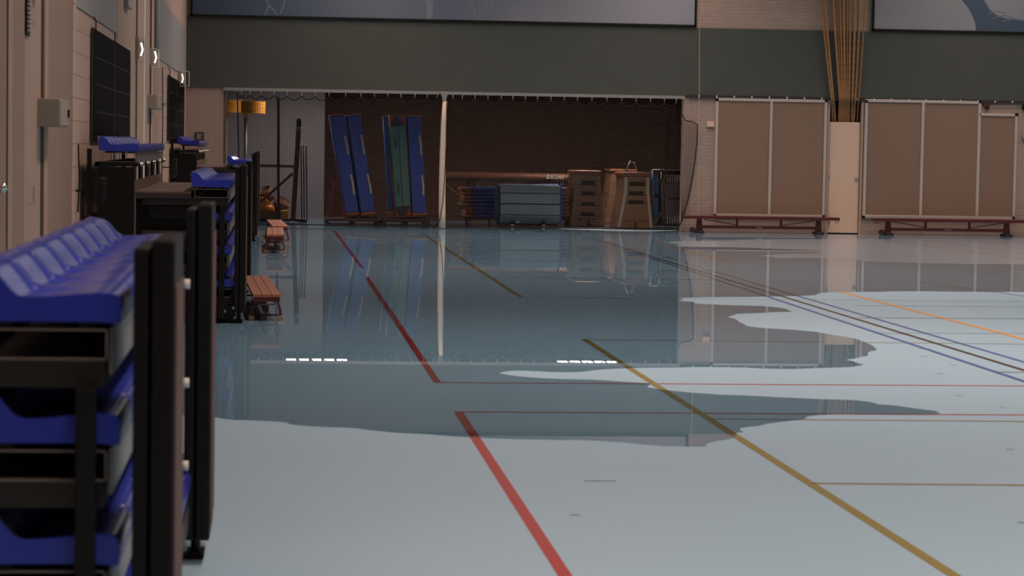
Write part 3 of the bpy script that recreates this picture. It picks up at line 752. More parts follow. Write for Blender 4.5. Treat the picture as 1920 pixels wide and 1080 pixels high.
m_ = MB(); c_ = atY(1851.5, 203, YW-.05); m_.tube([c_, c_+Vector((0, .03, 0))], .035, 12); m_.build('wheel', 'maroon_dark', e)
m_ = MB(); m_.tube([atY(1857, 199, YW-.03), atY(1917, 198.5, YW-.03)], .004, 5); tag(m_.build('pull_wire', 'cord_light'), 'thin wire running right from the maroon pulley bracket', 'wire')
e = empty('wall_hook', atY(1918, 206, YW), 'dark hook at the right picture edge, level with the pulley bracket', 'hook')
rect(MB(), 1917, 197, 1926, 206, YW-.05, .05).build('body', 'black_metal', e, bevel=.004)
m_ = MB(); c_ = atY(1924, 255, YW-.06); m_.tube([c_, c_+Vector((0, .05, 0))], .085, 18); tag(m_.build('round_fitting', 'steel_rail', bevel=.006), 'round grey fitting cut by the right picture edge above the bench', 'fitting')

# ------------------------------------------------------------------ divider post in the opening
e = empty('divider_post', atY(830, 428, YW-.02), 'cream wrapped post dividing the dark store opening', 'post')
m_ = MB(); Yd = YW-.17
ring = []
pp = [(834.5, 190, 4.6), (832, 230, 5.2), (830, 290, 5.8), (829, 350, 6.2), (829, 400, 6.4), (829, 428, 6.2)]
vs = []; fs = []; N = 12
for (x, y, r) in pp:
    c_ = atY(x, y, Yd); rr = r*Yd/4533
    for k in range(N): vs.append(c_+Vector((math.cos(2*PI*k/N)*rr, math.sin(2*PI*k/N)*rr, 0)))
for i in range(len(pp)-1):
    for k in range(N): fs.append((i*N+k, i*N+(k+1) % N, (i+1)*N+(k+1) % N, (i+1)*N+k))
fs += [tuple(range(N)), tuple(range((len(pp)-1)*N, len(pp)*N))]
m_.add(vs, fs); m_.build('wrapped_pole', 'post_cream', e, smooth=True)
m_ = MB(); m_.img([(825, 172.5), (840, 172.5), (838.5, 181), (838, 191), (830.5, 191), (829, 181)], YW-.21, .15); m_.build('cap', 'steel_rail', e, bevel=.004)
m_ = MB(); m_.tube([atY(838, 182, YW-.23), atY(836.5, 270, YW-.26), atY(834, 330, YW-.27), atY(830, 380, YW-.27), atY(824, 415, YW-.26), atY(812, 429, YW-.2)], .009, 6)
m_.build('hanging_cord', 'cord_black', e)

# ------------------------------------------------------------------ ball net across the opening
hooks = [445, 453, 469, 490, 514, 538, 566, 591, 617, 648, 677, 702, 727, 752, 778, 801, 820, 849, 867, 891, 915, 940, 962, 985, 1008, 1033, 1058, 1083, 1110, 1138, 1166, 1193, 1220, 1246, 1268]
hk = MB(); hpts = []
for x in hooks:
    X = atY(x, 180, YW-.03).x; zt_ = ZL-.055
    hk.lathe((X, YW-.03, 0), [(.0, zt_-.085), (.004, zt_-.085), (.007, zt_-.03), (.018, zt_), (.0, zt_)], 8); hpts.append((X, zt_-.085))
hr = tag(hk.build('net_runners', 'white_plastic', smooth=True), 'row of small white runners hanging from the lintel rail', 'curtain runners')
e = empty('ball_net', (hpts[0][0], YW-.05, 0), 'fine black ball net hanging across the whole store opening', 'net')
sc_ = MB(); toppts = []
for i in range(len(hpts)-1):
    (xa, za), (xb, zb) = hpts[i], hpts[i+1]; sag = min(.11, .04+.25*abs(xb-xa)*(.6+.6*random.random())*.6)
    for j in range(8):
        t = j/8; toppts.append((xa+(xb-xa)*t, za+(zb-za)*t - sag*math.sin(PI*t)))
toppts.append(hpts[-1])
def topz(X):
    for i in range(len(toppts)-1):
        if toppts[i][0] <= X <= toppts[i+1][0]:
            t = (X-toppts[i][0])/max(1e-6, toppts[i+1][0]-toppts[i][0]); return toppts[i][1]*(1-t)+toppts[i+1][1]*t
    return toppts[-1][1]
sc_.tube([(x, YW-.03, z) for x, z in toppts], .011, 5)
sc_.build('top_cord', 'cord_black', e)
XA, XB = hpts[0][0], hpts[-1][0]
NX = 176; NZ = 52
def wob(X, f): return .035*math.sin(X*7.3)+.02*math.sin(X*17.1+1)+.015*math.sin(X*3.1+f*2)
def npnt(i, j):
    X = XA+(XB-XA)*i/NX; f = j/NZ; z1 = topz(X); z0 = .045
    return Vector((X+.010*math.sin(f*9+X*5), YW-.03+wob(X, f)*min(1, (1-f)*3+.1), z0+(z1-z0)*f))
nt_ = MB(); rr = .0017
grid = [[npnt(i, j) for j in range(NZ+1)] for i in range(NX+1)]
def ribbon(mb, pts, r, horiz):
    # three-sided thin cord
    vs = []; fs = []
    for p in pts:
        if horiz: vs += [p+Vector((0, -r, -r)), p+Vector((0, r, -r)), p+Vector((0, 0, r))]
        else: vs += [p+Vector((-r, -r, 0)), p+Vector((r, -r, 0)), p+Vector((0, r, 0))]
    for i in range(len(pts)-1):
        for k in range(3): fs.append((i*3+k, i*3+(k+1) % 3, i*3+3+(k+1) % 3, i*3+3+k))
    mb.add(vs, fs)
for i in range(NX+1): ribbon(nt_, grid[i], rr, False)
for j in range(0, NZ+1): ribbon(nt_, [grid[i][j] for i in range(NX+1)], rr, True)
nt_.build('mesh', 'net', e)
m_ = MB(); m_.tube([grid[i][0] for i in range(0, NX+1, 4)], .013, 6); m_.build('bottom_cord', 'cord_black', e)
m_ = MB(); m_.tube([atY(445, 172, YW-.06), atY(446, 220, YW-.07), atY(448, 300, YW-.07), atY(449, 424, YW-.06)], .014, 6); m_.build('side_cord', 'cord_black', e)
# bunched right end of the net, bulging over the wall
e = empty('net_bunch', atY(1285, 430, YW-.1), 'gathered end of the ball net bulging over the white wall', 'net')
outl = [(1279, 214), (1285, 226), (1300, 228.5), (1308, 234), (1307, 262), (1303, 300), (1297, 340), (1290, 375), (1280, 410), (1271, 429)]
def ox(y):
    for i in range(len(outl)-1):
        if outl[i][1] <= y <= outl[i+1][1]:
            t = (y-outl[i][1])/(outl[i+1][1]-outl[i][1]); return outl[i][0]*(1-t)+outl[i+1][0]*t
    return outl[-1][0]
m_ = MB(); rows_ = []
for j in range(48):
    y = 226+j*(428-226)/47; xr = ox(y); xl = 1277 if y < 420 else 1270
    rows_.append([atY(xl+(xr-xl)*k/9, y+1.2*math.sin(k*.9), YW-.06-.14*math.sin(PI*min(1, (k+1)/10))) for k in range(10)])
for r0 in rows_: ribbon(m_, r0, .0025, True)
for k in range(10): ribbon(m_, [r0[k] for r0 in rows_], .0025, False)
m_.build('mesh', 'net', e)
m_ = MB(); m_.tube([atY(x, y, YW-.09) for x, y in outl], .011, 6); m_.build('edge_cord', 'cord_black', e)

# ------------------------------------------------------------------ equipment store
# louvred ceiling lamps just behind the lintel
for (xa, xb, lab) in ((541, 660, 'left louvred ceiling lamp of the store, seen mirrored in the water'), (1054, 1172, 'right louvred ceiling lamp of the store, seen mirrored in the water')):
    Yl = 50.9; X0 = (xa-519)*Yl/4533; X1 = (xb-519)*Yl/4533
    e = empty('store_lamp', (X0, Yl, 2.95), lab, 'lamp', 'louvred lamps of the store')
    box((X0-.02, 50.2, 2.94), (X1+.02, 51.25, 3.0)).build('housing', 'black_metal', e)
    for i in range(5):
        xx0 = X0+(X1-X0)*i/5; xx1 = X0+(X1-X0)*(i+1)/5-.07
        box((xx0, 50.25, 2.93), (xx1, 51.1, 2.938)).build('light_cell', 'lamp_glow', e)
def mstrap(e, p0, p1, Y, w=3.2, m='strap'):
    MB().img(curvestrip([p0, ((p0[0]+p1[0])/2+.8, (p0[1]+p1[1])/2), p1], w, w), Y-.02, .02).build('handle', m, e)
def crash_mat(quad, Y, dep, label, handles, body='mat_blue', edge='mat_orange', hm='strap'):
    base = atY(*quad[3], Y); e = empty('crash_mat', base, label, 'gym mat', 'tall gym mats on the store trolleys')
    MB().img(quad, Y, dep).build('cover', body, e, bevel=.025)
    (x0, y0), (x1, y1), (x2, y2), (x3, y3) = quad
    MB().img([(x0-.5, y0-3), (x1+.5, y1-3), (x1+.5, y1+.5), (x0-.5, y0+.5)], Y+.01, dep-.02).build('top_edge', 'leather_tan', e, bevel=.01)
    MB().img([(x3-.3, y3-1), (x2+.3, y2-1), (x2+.8, y2+4), (x3, y3+4)], Y+.01, dep-.02).build('bottom_edge', edge, e, bevel=.01)
    for h_ in handles: mstrap(e, *h_, Y)
    return e
crash_mat([(618.5, 218), (645.8, 214.5), (672.5, 398), (647.3, 400.5)], 48.2, 1.5, 'leftmost tall blue crash mat leaning on the store trolley', [((646, 254), (653, 290)), ((658, 327), (664, 365))])
crash_mat([(650.5, 218), (676, 214.5), (703, 397), (677, 400)], 48.2, 1.5, 'second leaning blue crash mat, right beside the leftmost one', [((677, 252), (683, 289)), ((689, 326), (696, 363))])
crash_mat([(762.7, 218), (789, 218.5), (799.5, 400), (773, 400)], 48.2, 1.4, 'upright blue crash mat right of the green folded mat', [((786, 253), (790, 291)), ((791, 328), (794.5, 366))])
# light blue mat behind
m_ = MB(); m_.img([(718.5, 218), (729, 216), (734.5, 300), (740, 395), (729, 395), (724, 300)], 48.9, .5)
tag(m_.build('rolled_mat', 'mat_lightblue', bevel=.02), 'narrow bright blue mat peeking out left of the green folded mat', 'gym mat')
# green folded mat
e = empty('folded_mat', atY(757, 407, 48.2), 'green folded mat with dark pointed ends and orange corners', 'gym mat')
MB().img([(730, 215), (761, 214.5), (766, 300), (771.3, 404), (742, 406), (736, 300)], 48.24, 1.3).build('body', 'mat_orange', e, bevel=.01)
MB().img([(731, 237), (745.6, 236), (754.6, 387), (741.7, 388)], 48.19, .05).build('panel', 'mat_green', e, bevel=.008)
MB().img([(746.6, 236), (759.6, 236), (768.5, 386), (755.8, 387)], 48.19, .05).build('panel', 'mat_green', e, bevel=.008)
MB().img([(731, 236), (744.5, 216), (759.6, 235.5)], 48.19, .05).build('cap', 'mat_navy', e)
MB().img([(741.7, 388.5), (754.5, 406.7), (769, 387.5)], 48.19, .05).build('cap', 'mat_navy', e)
for p0, p1 in (((740.5, 260), (742.5, 280)), ((746, 343.5), (747.5, 363.5))): mstrap(e, p0, p1, 48.18, 3, 'mat_navy')
# the two mat trolleys
def trolley(xl, xr, yb, frame_pts, label, Y=48.1):
    a = atY(xl, yb, Y); b = atY(xr, yb, Y); e = empty('mat_trolley', (a.x, Y, 0), label, 'trolley', 'mat trolleys in the store')
    box((a.x, Y, .09), (b.x, Y+1.6, .15)).build('base', 'maroon_dark', e, bevel=.005)
    for x in (a.x+.03, b.x-.03, (a.x+b.x)/2):
        for y in (Y+.05, Y+1.5):
            m_ = MB(); m_.tube([(x, y, .05), (x, y+.03, .05)], .045, 12); w_ = m_.build('wheel', 'rubber', e)
    for x in (a.x+.03, (a.x+b.x)/2+.04):
        m_ = MB(); m_.tube([(x, Y-.01, .07), (x, Y+.01, .07)], .014, 10); m_.build('axle_cap', 'chrome', e)
    for (p, q, w_) in frame_pts:
        MB().bar(atY(*p, Y+.05), atY(*q, Y+.05), w_*Y/4533, .04).build('frame_bar', 'maroon', e)
    return e
trolley(613, 712, 420, [((628, 332), (614, 408), 4), ((630, 300), (645, 405), 3), ((628, 332), (650, 407), 3), ((614, 406), (660, 404), 4), ((616, 299), (629, 298.5), 1.4)], 'left maroon mat trolley carrying two leaning blue mats')
trolley(718, 806, 421, [((733, 308), (742, 408), 3), ((728, 345), (722, 408), 3), ((719, 300), (734, 300), 2.5), ((742, 407), (772, 405), 3)], 'middle maroon mat trolley carrying green and blue mats')
# stack of blue mats with tan ends
st = []
ys = [352, 359, 366, 373, 380.5, 387.5, 394.5, 401.5]
e0 = None
for i, y in enumerate(ys):
    jit = [-2, 2, 3, 1, -2, 5, 6, 5][i]
    lab = ['topmost', 'second from top', 'third from top', 'fourth from top', 'fifth from top', 'third from bottom', 'second from bottom', 'bottom'][i]+' blue gym mat with tan ends in the low stack'
    e = empty('gym_mat', atY(868, y+6, 49.6), lab, 'gym mat', 'low stack of blue gym mats')
    MB().img([(881+jit, y), (1054, y), (1054, y+6.2), (881+jit, y+6.2)], 49.72, 1.0).build('body', 'mat_blue', e, bevel=.015)
    MB().img([(867+jit, y), (882+jit, y), (882+jit, y+6.2), (867+jit, y+6.2)], 49.70, 1.03).build('end_flap', 'mat_orange' if i != 4 else 'wood_tan', e, bevel=.018)
    MB().img([(1053, y), (1066+jit*.5, y), (1066+jit*.5, y+6.2), (1053, y+6.2)], 49.70, 1.03).build('end_flap', 'wood_tan', e, bevel=.018)
e = empty('mat_cart', atY(870, 428, 49.5), 'low cart with maroon uprights carrying the stack of blue gym mats', 'trolley')
MB().img([(869, 408), (1066, 409), (1066, 412), (869, 411)], 49.68, 1.1).build('platform', 'maroon_dark', e)
for x in (873, 916, 1062):
    MB().img([(x, 411), (x+3.5, 411), (x+3.5, 426), (x, 426)], 49.72, .04).build('leg', 'black_metal', e)
for x in (889, 942, 994, 1049):
    MB().img([(x-1.8, 339), (x+1.8, 339), (x+1.8, 409), (x-1.8, 409)], 49.66, .03).build('upright', 'maroon', e)
MB().img([(994, 341), (1049, 341.5), (1049, 344.5), (994, 344)], 49.66, .03).build('rail', 'maroon', e)
m_ = MB(); m_.tube([atY(835, 344, 47.2), atY(857, 363, 49.0), atY(868, 370, 49.72)], .006, 5); tag(m_.build('tie_strap', 'strap'), 'thin pale strap slanting from the cream post to the mat stack', 'strap')
m_ = MB(); m_.img([(893, 348), (903, 339), (905, 340), (898, 352)], 49.75, .06); tag(m_.build('white_cloth', 'riser_grey', bevel=.004), 'small pale cloth tip lying on the left end of the mat stack', 'cloth')
# balance beam with lettering
e = empty('balance_beam', atY(840, 330, 52), 'long tan padded balance beam with white lettering, behind the mats', 'balance beam')
pa = atY(836, 322.5, 52); pb = atY(1069, 325, 52)
zc = (pa.z+pb.z)/2-.095
sec = [(52+.10*math.cos(2*PI*k/20)**1 if True else 0, zc+.093*math.sin(2*PI*k/20)) for k in range(20)]
MB().prism([(pa.x, y, z) for y, z in sec], (pb.x-pa.x, 0, 0)).build('padded_body', 'beam_leather', e, smooth=False)
for x in (pa.x+.5, pb.x-.5):
    MB().prism([(x-.05, 51.75, .0), (x+.05, 51.75, .0), (x+.05, 51.98, zc-.08), (x-.05, 51.98, zc-.08)], (0, .08, 0)).build('leg', 'maroon_dark', e)
def text_mesh(s_, size, loc, name, m, parent, rotx=PI/2, bold=.0):
    cu = bpy.data.curves.new(name, 'FONT'); cu.body = s_; cu.size = size; cu.extrude = .002; cu.offset = bold; cu.resolution_u = 3
    to = bpy.data.objects.new(name+'_tmp', cu); COL.objects.link(to)
    dg = bpy.context.evaluated_depsgraph_get(); dg.update()
    me = bpy.data.meshes.new_from_object(to.evaluated_get(dg)); bpy.data.objects.remove(to)
    me.materials.clear(); me.materials.append(MATS[m]); me.transform(Matrix.Rotation(rotx, 4, 'X'))
    o = bpy.data.objects.new(name, me); COL.objects.link(o); o.parent = parent
    o.location = Vector(loc)-parent.location
    return o
tl = atY(1031.5, 335.5, 51.895)
t_ = text_mesh('BOSAN', .13, tl, 'lettering', 'text_white', e, bold=.0)
W_ = (1056.5-1031.5)*51.9/4533/(max(v.co.x for v in t_.data.vertices)); t_.scale = (W_, 1, 1.0)
m_ = MB()
for k in range(4): m_.img([(1024+k*.7, 335-k*2.6), (1030.5-k*.7, 335-k*2.6), (1030.3-k*.8, 333.4-k*2.6), (1024.4+k*.8, 333.4-k*2.6)], 51.893, .003)
m_.build('emblem', 'text_white', e)
# rolled sectional foam block on wheels
e = empty('foam_block', atY(993, 424, 48.8), 'grey blue barrel shaped sectional foam mat with horizontal seams', 'gym mat')
Yc = 49.15; prof = [(-.30, 347.5), (-.41, 362), (-.44, 382.5), (-.43, 404), (-.30, 420), (-.0, 424), (.28, 418), (.42, 400), (.44, 380), (.38, 360), (.25, 348), (0, 345.5)]
X0 = atY(938, 380, Yc-.4).x; X1 = atY(1050, 380, Yc-.4).x
zz = [(Yc+dy, atY(990, y, Yc+dy*0-.4).z) for dy, y in prof]
c0 = (sum(p[0] for p in zz)/len(zz), sum(p[1] for p in zz)/len(zz))
for i in range(len(zz)):
    p, q = zz[i], zz[(i+1) % len(zz)]
    sh = lambda t_, k: (t_[0]+(c0[0]-t_[0])*k, t_[1]+(c0[1]-t_[1])*k)
    g_ = .012
    dx = (q[0]-p[0]); dz = (q[1]-p[1]); l = math.hypot(dx, dz); a_ = (p[0]+dx/l*g_, p[1]+dz/l*g_); b_ = (q[0]-dx/l*g_, q[1]-dz/l*g_)
    MB().prism([(X0, *a_), (X0, *b_), (X0, *sh(q, .25)), (X0, *sh(p, .25))], (X1-X0, 0, 0)).build('section', 'foam_grey', e, bevel=.012)
MB().prism([(X0-.05, *(c0[0]+(p[0]-c0[0])*.93, c0[1]+(p[1]-c0[1])*.93)) for p in zz], (.05, 0, 0)).build('end_face', 'mat_navy', e, bevel=.02)
MB().prism([(X1, *(c0[0]+(p[0]-c0[0])*.95, c0[1]+(p[1]-c0[1])*.95)) for p in zz], (.05, 0, 0)).build('end_face', 'mat_blue', e, bevel=.02)
MB().img([(968, 415.5), (974.5, 415.5), (974.5, 417), (968, 417)], Yc-.46, .01).build('label_plate', 'white_plastic', e)
for x in (960.5, 1019):
    m_ = MB(); c_ = atY(x, 424, Yc-.38); m_.tube([(c_.x-.03, c_.y, .045), (c_.x+.03, c_.y, .045)], .04, 12); m_.build('wheel', 'strap', e)
    MB().box((c_.x-.04, c_.y-.04, .06), (c_.x+.04, c_.y+.6, .12)).build('wheel_fork', 'black_metal', e)
m_ = MB(); m_.img([(969, 347.5), (1058, 345.5), (1058, 350.6), (969, 351.2)], 49.74, .9)
tag(m_.build('thin_mat', 'mat_blue', bevel=.01), 'thin bright blue mat lying on the stack behind the grey foam mat', 'gym mat')
# vault boxes
def vault(lx0, lx1, ly0, ly1, tx0, tx1, bx0, bx1, yb, Y, dep, slots, seams, label, letter=None, kink=None, stripe=False, body='wood_tan', batten=True):
    e = empty('vault_box', Vector((atY((bx0+bx1)/2, yb, Y).x, Y, 0)), label, 'vault box', 'wooden vault boxes in the store')
    X = lambda x: atY(x, 380, Y).x
    Z = lambda y: atY((bx0+bx1)/2, y, Y).z
    zb = .0; ztop = Z(ly1); t0, t1, b0, b1 = X(tx0), X(tx1), X(bx0), X(bx1)
    def side(z):
        f = (ztop-z)/ztop
        if kink:
            f = 0 if f < kink else (f-kink)/(1-kink)
        return t0+(b0-t0)*f, t1+(b1-t1)*f
    zs = [ztop]+[Z(y) for y in seams]+[zb+.005]
    # each stacked section is its own frame
    for i in range(len(zs)-1):
        za, zb2 = zs[i]-.003, zs[i+1]+.003
        steps = [za, zb2]
        if kink:
            zk = ztop*(1-kink)
            if zb2 < zk < za: steps = [za, zk, zb2]
        vs = []; fs = []
        for z in steps:
            l, r = side(z); dd = (l-t0)
            vs += [(l, Y+min(0, 0), z), (r, Y, z), (r, Y+dep, z), (l, Y+dep, z)]
        for k in range(len(steps)-1):
            o_ = k*4
            for j in range(4): fs.append((o_+j, o_+(j+1) % 4, o_+4+(j+1) % 4, o_+4+j))
        fs += [(0, 1, 2, 3), tuple(range(len(vs)-4, len(vs)))]
        MB().add(vs, fs).build('section', body, e, bevel=.006)
    for (x0, y0, x1, y1) in slots:
        MB().box((X(x0), Y-.004, Z(y1)), (X(x1), Y+.001, Z(y0))).build('hand_hole', 'letter_black', e)
    MB().box((X(lx0) if False else t0-.04, Y-.03, Z(ly1)), (t1+.04, Y+dep+.03, Z(ly0))).build('padded_top', 'leather_tan', e, bevel=.03)
    if stripe:
        for sgn in (0, 1):
            pts_l = []; pts_r = []
            for z in (ztop-.02, ztop*(1-kink), .02):
                l, r = side(z); x = (l+.03) if sgn == 0 else (r-.03)
                pts_l.append((x-.03, Y-.006, z)); pts_r.append((x+.03, Y-.006, z))
            vs = pts_l+pts_r+[(p[0], Y-.0005, p[2]) for p in pts_l+pts_r]
            MB().add(vs, [(0, 3, 4, 1), (1, 4, 5, 2), (6, 9, 10, 7), (7, 10, 11, 8), (0, 3, 9, 6), (2, 5, 11, 8), (0, 1, 7, 6), (1, 2, 8, 7), (3, 4, 10, 9), (4, 5, 11, 10)]).build('edge_strip', 'stripe_grey', e)
    elif batten:
        for sgn in (0, 1):
            vs = []
            for z in (ztop-.02, .02):
                l, r = side(z); x = (l+.035) if sgn == 0 else (r-.035)
                vs += [(x-.03, Y-.006, z), (x+.03, Y-.006, z), (x+.03, Y-.0005, z), (x-.03, Y-.0005, z)]
            MB().add(vs, [(0, 1, 5, 4), (1, 2, 6, 5), (2, 3, 7, 6), (3, 0, 4, 7), (0, 1, 2, 3), (4, 5, 6, 7)]).build('corner_batten', 'wood_light', e)
    if letter:
        ch, lx, ly, sz = letter
        text_mesh(ch, sz, (X(lx), Y-.008, Z(ly)), 'letter', 'letter_black', e, bold=.012)
    return e
vault(1069, 1126, 320, 327.5, 1080, 1124, 1069, 1135.5, 425.5, 49.7, 1.3, [(1090, 339, 1115, 346), (1090, 359, 1115, 366), (1089.5, 379, 1115, 386), (1089, 398, 1114, 405), (1083, 409, 1091.5, 412), (1111, 409, 1119.5, 412)],
      [346.5, 366.3, 385.5, 405], 'tapered wooden vault box with four slots and a black L', ('L', 1101.5, 422, .17))
vault(1152, 1218, 323, 331, 1170, 1217, 1158, 1225, 430, 48.9, 1.2, [(1179, 341, 1208, 348), (1178.5, 359, 1207, 365.5), (1178, 375.5, 1207, 382)],
      [348.5, 366, 382.3, 415], 'wooden vault box with pale edge strips and a black J', ('J', 1190, 430, .19), .30, True)
vault(1131, 1195, 317, 323, 1146, 1190, 1134, 1200, 424, 51.6, 1.0, [], [345, 365, 385, 405], 'third wooden vault box, standing half hidden behind the J box', body='wood_tan', batten=False)
m_ = MB(); m_.tube([atY(1173, 323, 49.5), atY(1181.5, 303.5, 49.5)], .018, 8); m_.tube([atY(1181.5, 303.5, 49.5), atY(1189, 305.5, 49.52)], .010, 6); m_.tube([atY(1189, 305.5, 49.52), atY(1196, 323, 49.55)], .014, 8)
e = empty('metal_bow', atY(1184, 323, 49.5), 'thin metal bow handle rising above the vault boxes', 'handle')
m_.build('tube', 'steel_rail', e, smooth=True)
for p in ((1181.5, 303), (1189.5, 306)):
    m_ = MB(); m_.ball(atY(*p, 49.5), .022, 10, 7); m_.build('end_cap', 'white_plastic', e, smooth=True)
# folded mini trampoline
Yt = 49.4
e = empty('mini_trampoline', atY(1250, 426, Yt), 'folded upright mini trampoline with blue pad and rows of springs', 'trampoline')
for seg in (((1224, 318.5), (1277, 319)), ((1224, 318.5), (1226, 424)), ((1240, 322), (1242, 398)), ((1240, 398), (1227, 418))):
    m_ = MB(); m_.tube([atY(*seg[0], Yt-.03), atY(*seg[1], Yt-.03)], .014, 8); m_.build('frame_tube', 'steel_rail', e, smooth=True)
MB().img([(1222, 318), (1226, 320), (1234.5, 338), (1234.5, 405), (1226, 416), (1224, 360)], Yt, .14).build('pad', 'mat_lightblue', e, bevel=.015)
MB().img([(1225, 364), (1240, 364), (1240, 370), (1225, 370)], Yt-.01, .02).build('strap', 'black_plastic', e)
MB().img([(1245, 345), (1279, 343.5), (1279, 403), (1247, 402)], Yt+.03, .012).build('jumping_bed', 'bed_mesh', e)
MB().img([(1251, 371), (1279, 370.5), (1279, 374), (1251, 374.5)], Yt+.025, .004).build('centre_band', 'maroon', e)
for i in range(7):
    for (ya, yb_) in ((328, 342), (404, 418)):
        m_ = MB(); x = 1251+i*4.6; m_.tube([atY(x-.8, ya, Yt+.02), atY(x+.8, yb_, Yt+.02)], .009, 6); m_.build('spring', 'spring', e)
for seg in (((1227, 327), (1243, 347)), ((1250, 325), (1240, 348)), ((1238, 350), (1243, 322)), ((1228, 418), (1236, 404)), ((1237, 404), (1246, 424)), ((1240, 318), (1250, 330))):
    m_ = MB(); m_.tube([atY(*seg[0], Yt-.05), atY(*seg[1], Yt-.05)], .012, 6); m_.build('leg', 'steel_rail' if seg[0][0] in (1227, 1250, 1228) else 'black_metal', e)
MB().img([(1235, 318), (1240, 318), (1240, 420), (1235, 420)], Yt+.1, .05).build('back_frame', 'black_metal', e)
MB().img([(1228, 420), (1279, 421), (1279, 424), (1228, 423.5)], Yt, .12).build('base_frame', 'black_metal', e)
MB().img([(1243, 320), (1279, 320), (1279, 327), (1243, 327)], Yt+.08, .05).build('back_frame', 'black_metal', e)
# korfball baskets on posts
def korf(xc, y0, y1, r, xp, Y, label, pole_y=424):
    c_ = atY(xc, (y0+y1)/2, Y); z0 = atY(xc, y1, Y).z; z1 = atY(xc, y0, Y).z; R_ = r*Y/4533
    p = atY(xp, y1, Y); e = empty('korfball_post', (p.x, Y+.02, 0), label, 'korfball post', 'yellow korfball baskets')
    m_ = MB(); m_.lathe((c_.x, Y, 0), [(R_, z0), (R_+.006, z0), (R_+.006, z1), (R_, z1), (R_, z0)], 28); b_ = m_.build('basket', 'yellow', e, smooth=False)
    m_ = MB()
    for k in range(6):
        z = z0+.02+k*(z1-z0-.04)/5; m_.lathe((c_.x, Y, 0), [(R_+.006, z-.008), (R_+.014, z), (R_+.006, z+.008)], 28)
    m_.build('basket_rim', 'yellow', b_)
    m_ = MB(); m_.lathe((p.x, Y+.02, 0), [(.045, z0-.10), (.05, z0), (.085, z0+.09), (.0, z0+.09)], 14); m_.build('socket', 'yellow', e, smooth=True)
    m_ = MB(); m_.tube([(p.x, Y+.02, .05), (p.x, Y+.02, z0-.05)], .036, 12); m_.build('pole', 'pole_grey', e, smooth=True)
    m_ = MB(); m_.lathe((p.x, Y+.02, 0), [(.0, 0), (.2, 0), (.2, .04), (.05, .07), (0, .07)], 20); m_.build('base', 'black_metal', e)
korf(475, 190, 213, 22, 461, 50.9, 'yellow ribbed korfball basket on a dark pole, right one of two')
korf(434, 187.5, 211, 21, 424, 51.8, 'yellow korfball basket half hidden behind the left jamb of the store')
# maroon post carrier frame
e = empty('post_frame', atY(550, 412, 50.05), 'maroon upright frame with leaning post and diagonal brace before white wall', 'post trolley')
for (p, q, w_, m_) in (((522, 182), (522, 400), 5.2, 'maroon_dark'), ((560.5, 232), (549.5, 411), 9, 'maroon'), ((484, 310.5), (553, 312), 5, 'maroon'), ((549, 325), (484, 383), 5, 'maroon'), ((543, 411), (575, 415), 5, 'black_metal'), ((484, 412), (545, 413), 4, 'black_metal')):
    MB().bar(atY(*p, 50.05), atY(*q, 50.05), w_*50.05/4533, .06).build('bar', m_, e, bevel=.004)
MB().img([(556, 224), (562, 221), (565, 226), (565, 240), (556, 240)], 50.0, .12).build('head', 'black_metal', e, bevel=.01)
MB().img([(557, 241.5), (564, 241.5), (564, 246), (557, 246)], 49.97, .02).build('label_plate', 'riser_grey', e)
m_ = MB(); m_.tube([atY(551, 238, 49.97), atY(568, 240, 49.97)], .012, 6); m_.build('pin', 'steel_rail', e)
MB().img([(546, 310), (554, 310), (552, 318), (547, 315)], 49.97, .03).build('clamp', 'pole_grey', e)
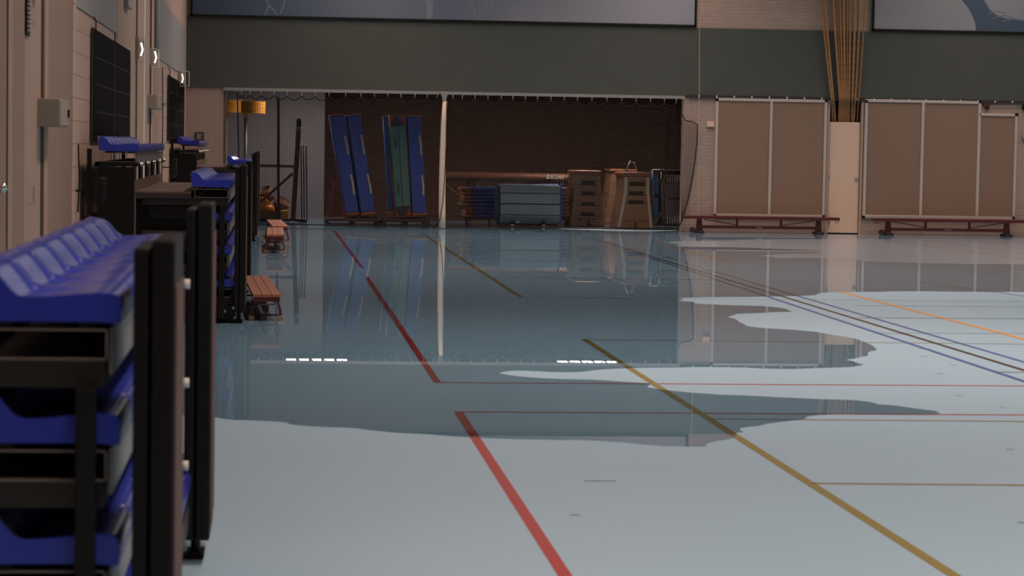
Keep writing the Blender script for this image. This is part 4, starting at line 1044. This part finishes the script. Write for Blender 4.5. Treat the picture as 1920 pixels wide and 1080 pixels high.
# three thin poles with white caps
for i, (x, lab) in enumerate(((566, 'left of three thin dark poles with white caps'), (570.5, 'middle one of three thin dark white-capped poles'), (575.5, 'right of three thin dark poles with white caps'))):
    e = empty('thin_pole', atY(x, 414, 49.8), lab, 'pole', 'thin dark poles with white caps')
    top_ = atY(x-1.5, 274, 49.8); m_ = MB(); m_.tube([atY(x, 413, 49.8), top_], .013, 10); m_.build('shaft', 'pole_dark', e, smooth=True)
    m_ = MB(); m_.tube([top_, top_+Vector((0, 0, .045))], .015, 10); m_.build('cap', 'white_plastic', e, smooth=True)
# crate of balls and wicker baskets
e = empty('low_crate', atY(484, 412, 50.2), 'low brown crate standing on the store floor at left', 'crate')
cb = MB(); ca = atY(482, 397, 50.2); cb_ = atY(527, 411, 50.2)
cb.box((ca.x, 50.2, .0), (cb_.x, 50.22, ca.z)); cb.box((ca.x, 51.08, .0), (cb_.x, 51.1, ca.z)); cb.box((ca.x, 50.22, .0), (ca.x+.02, 51.08, ca.z)); cb.box((cb_.x-.02, 50.22, .0), (cb_.x, 51.08, ca.z)); cb.box((ca.x, 50.2, .0), (cb_.x, 51.1, .02))
cb.build('body', 'crate', e)
MB().img([(527, 395), (541, 394.5), (541, 411), (528, 411)], 50.1, .4).build('panel', 'yellow', e, bevel=.01)
m_ = MB(); m_.img([(484, 370), (495, 369.5), (514, 386), (516, 396), (485, 396)], 50.48, .14); tag(m_.build('yellow_wedge', 'yellow', bevel=.01), 'yellow wedge shaped block lying in the crate', 'foam block')
m_ = MB(); m_.ball(atY(505, 393, 50.345), .105, 20, 12); tag(m_.build('orange_ball', 'orange_ball', smooth=True), 'orange ball resting in the low brown crate', 'ball')
for (x, y, r, tilt, lab) in ((499, 366, .17, -.5, 'upper wicker basket tipped over the yellow wedge'), (526, 386, .18, .5, 'lower wicker basket on its side above the yellow panel')):
    c_ = atY(x, y, 50.86); e = empty('wicker_basket', c_, lab, 'basket', 'wicker baskets in the store')
    vs = MB(); vs.lathe((0, 0, 0), [(0, -.12), (r*.85, -.12), (r, .12), (r*.94, .12), (r*.8, -.10), (0, -.10)], 22)
    R_ = Matrix.Rotation(tilt, 4, 'Y') @ Matrix.Rotation(.3, 4, 'X'); vs.v = [R_ @ v + c_ for v in vs.v]
    vs.build('weave', 'wicker', e, smooth=True)
    vs = MB(); vs.lathe((0, 0, 0), [(r-.01, .11), (r+.012, .12), (r-.01, .135), (r-.01, .11)], 22); vs.v = [R_ @ v + c_ for v in vs.v]; vs.build('rim', 'wicker', e)
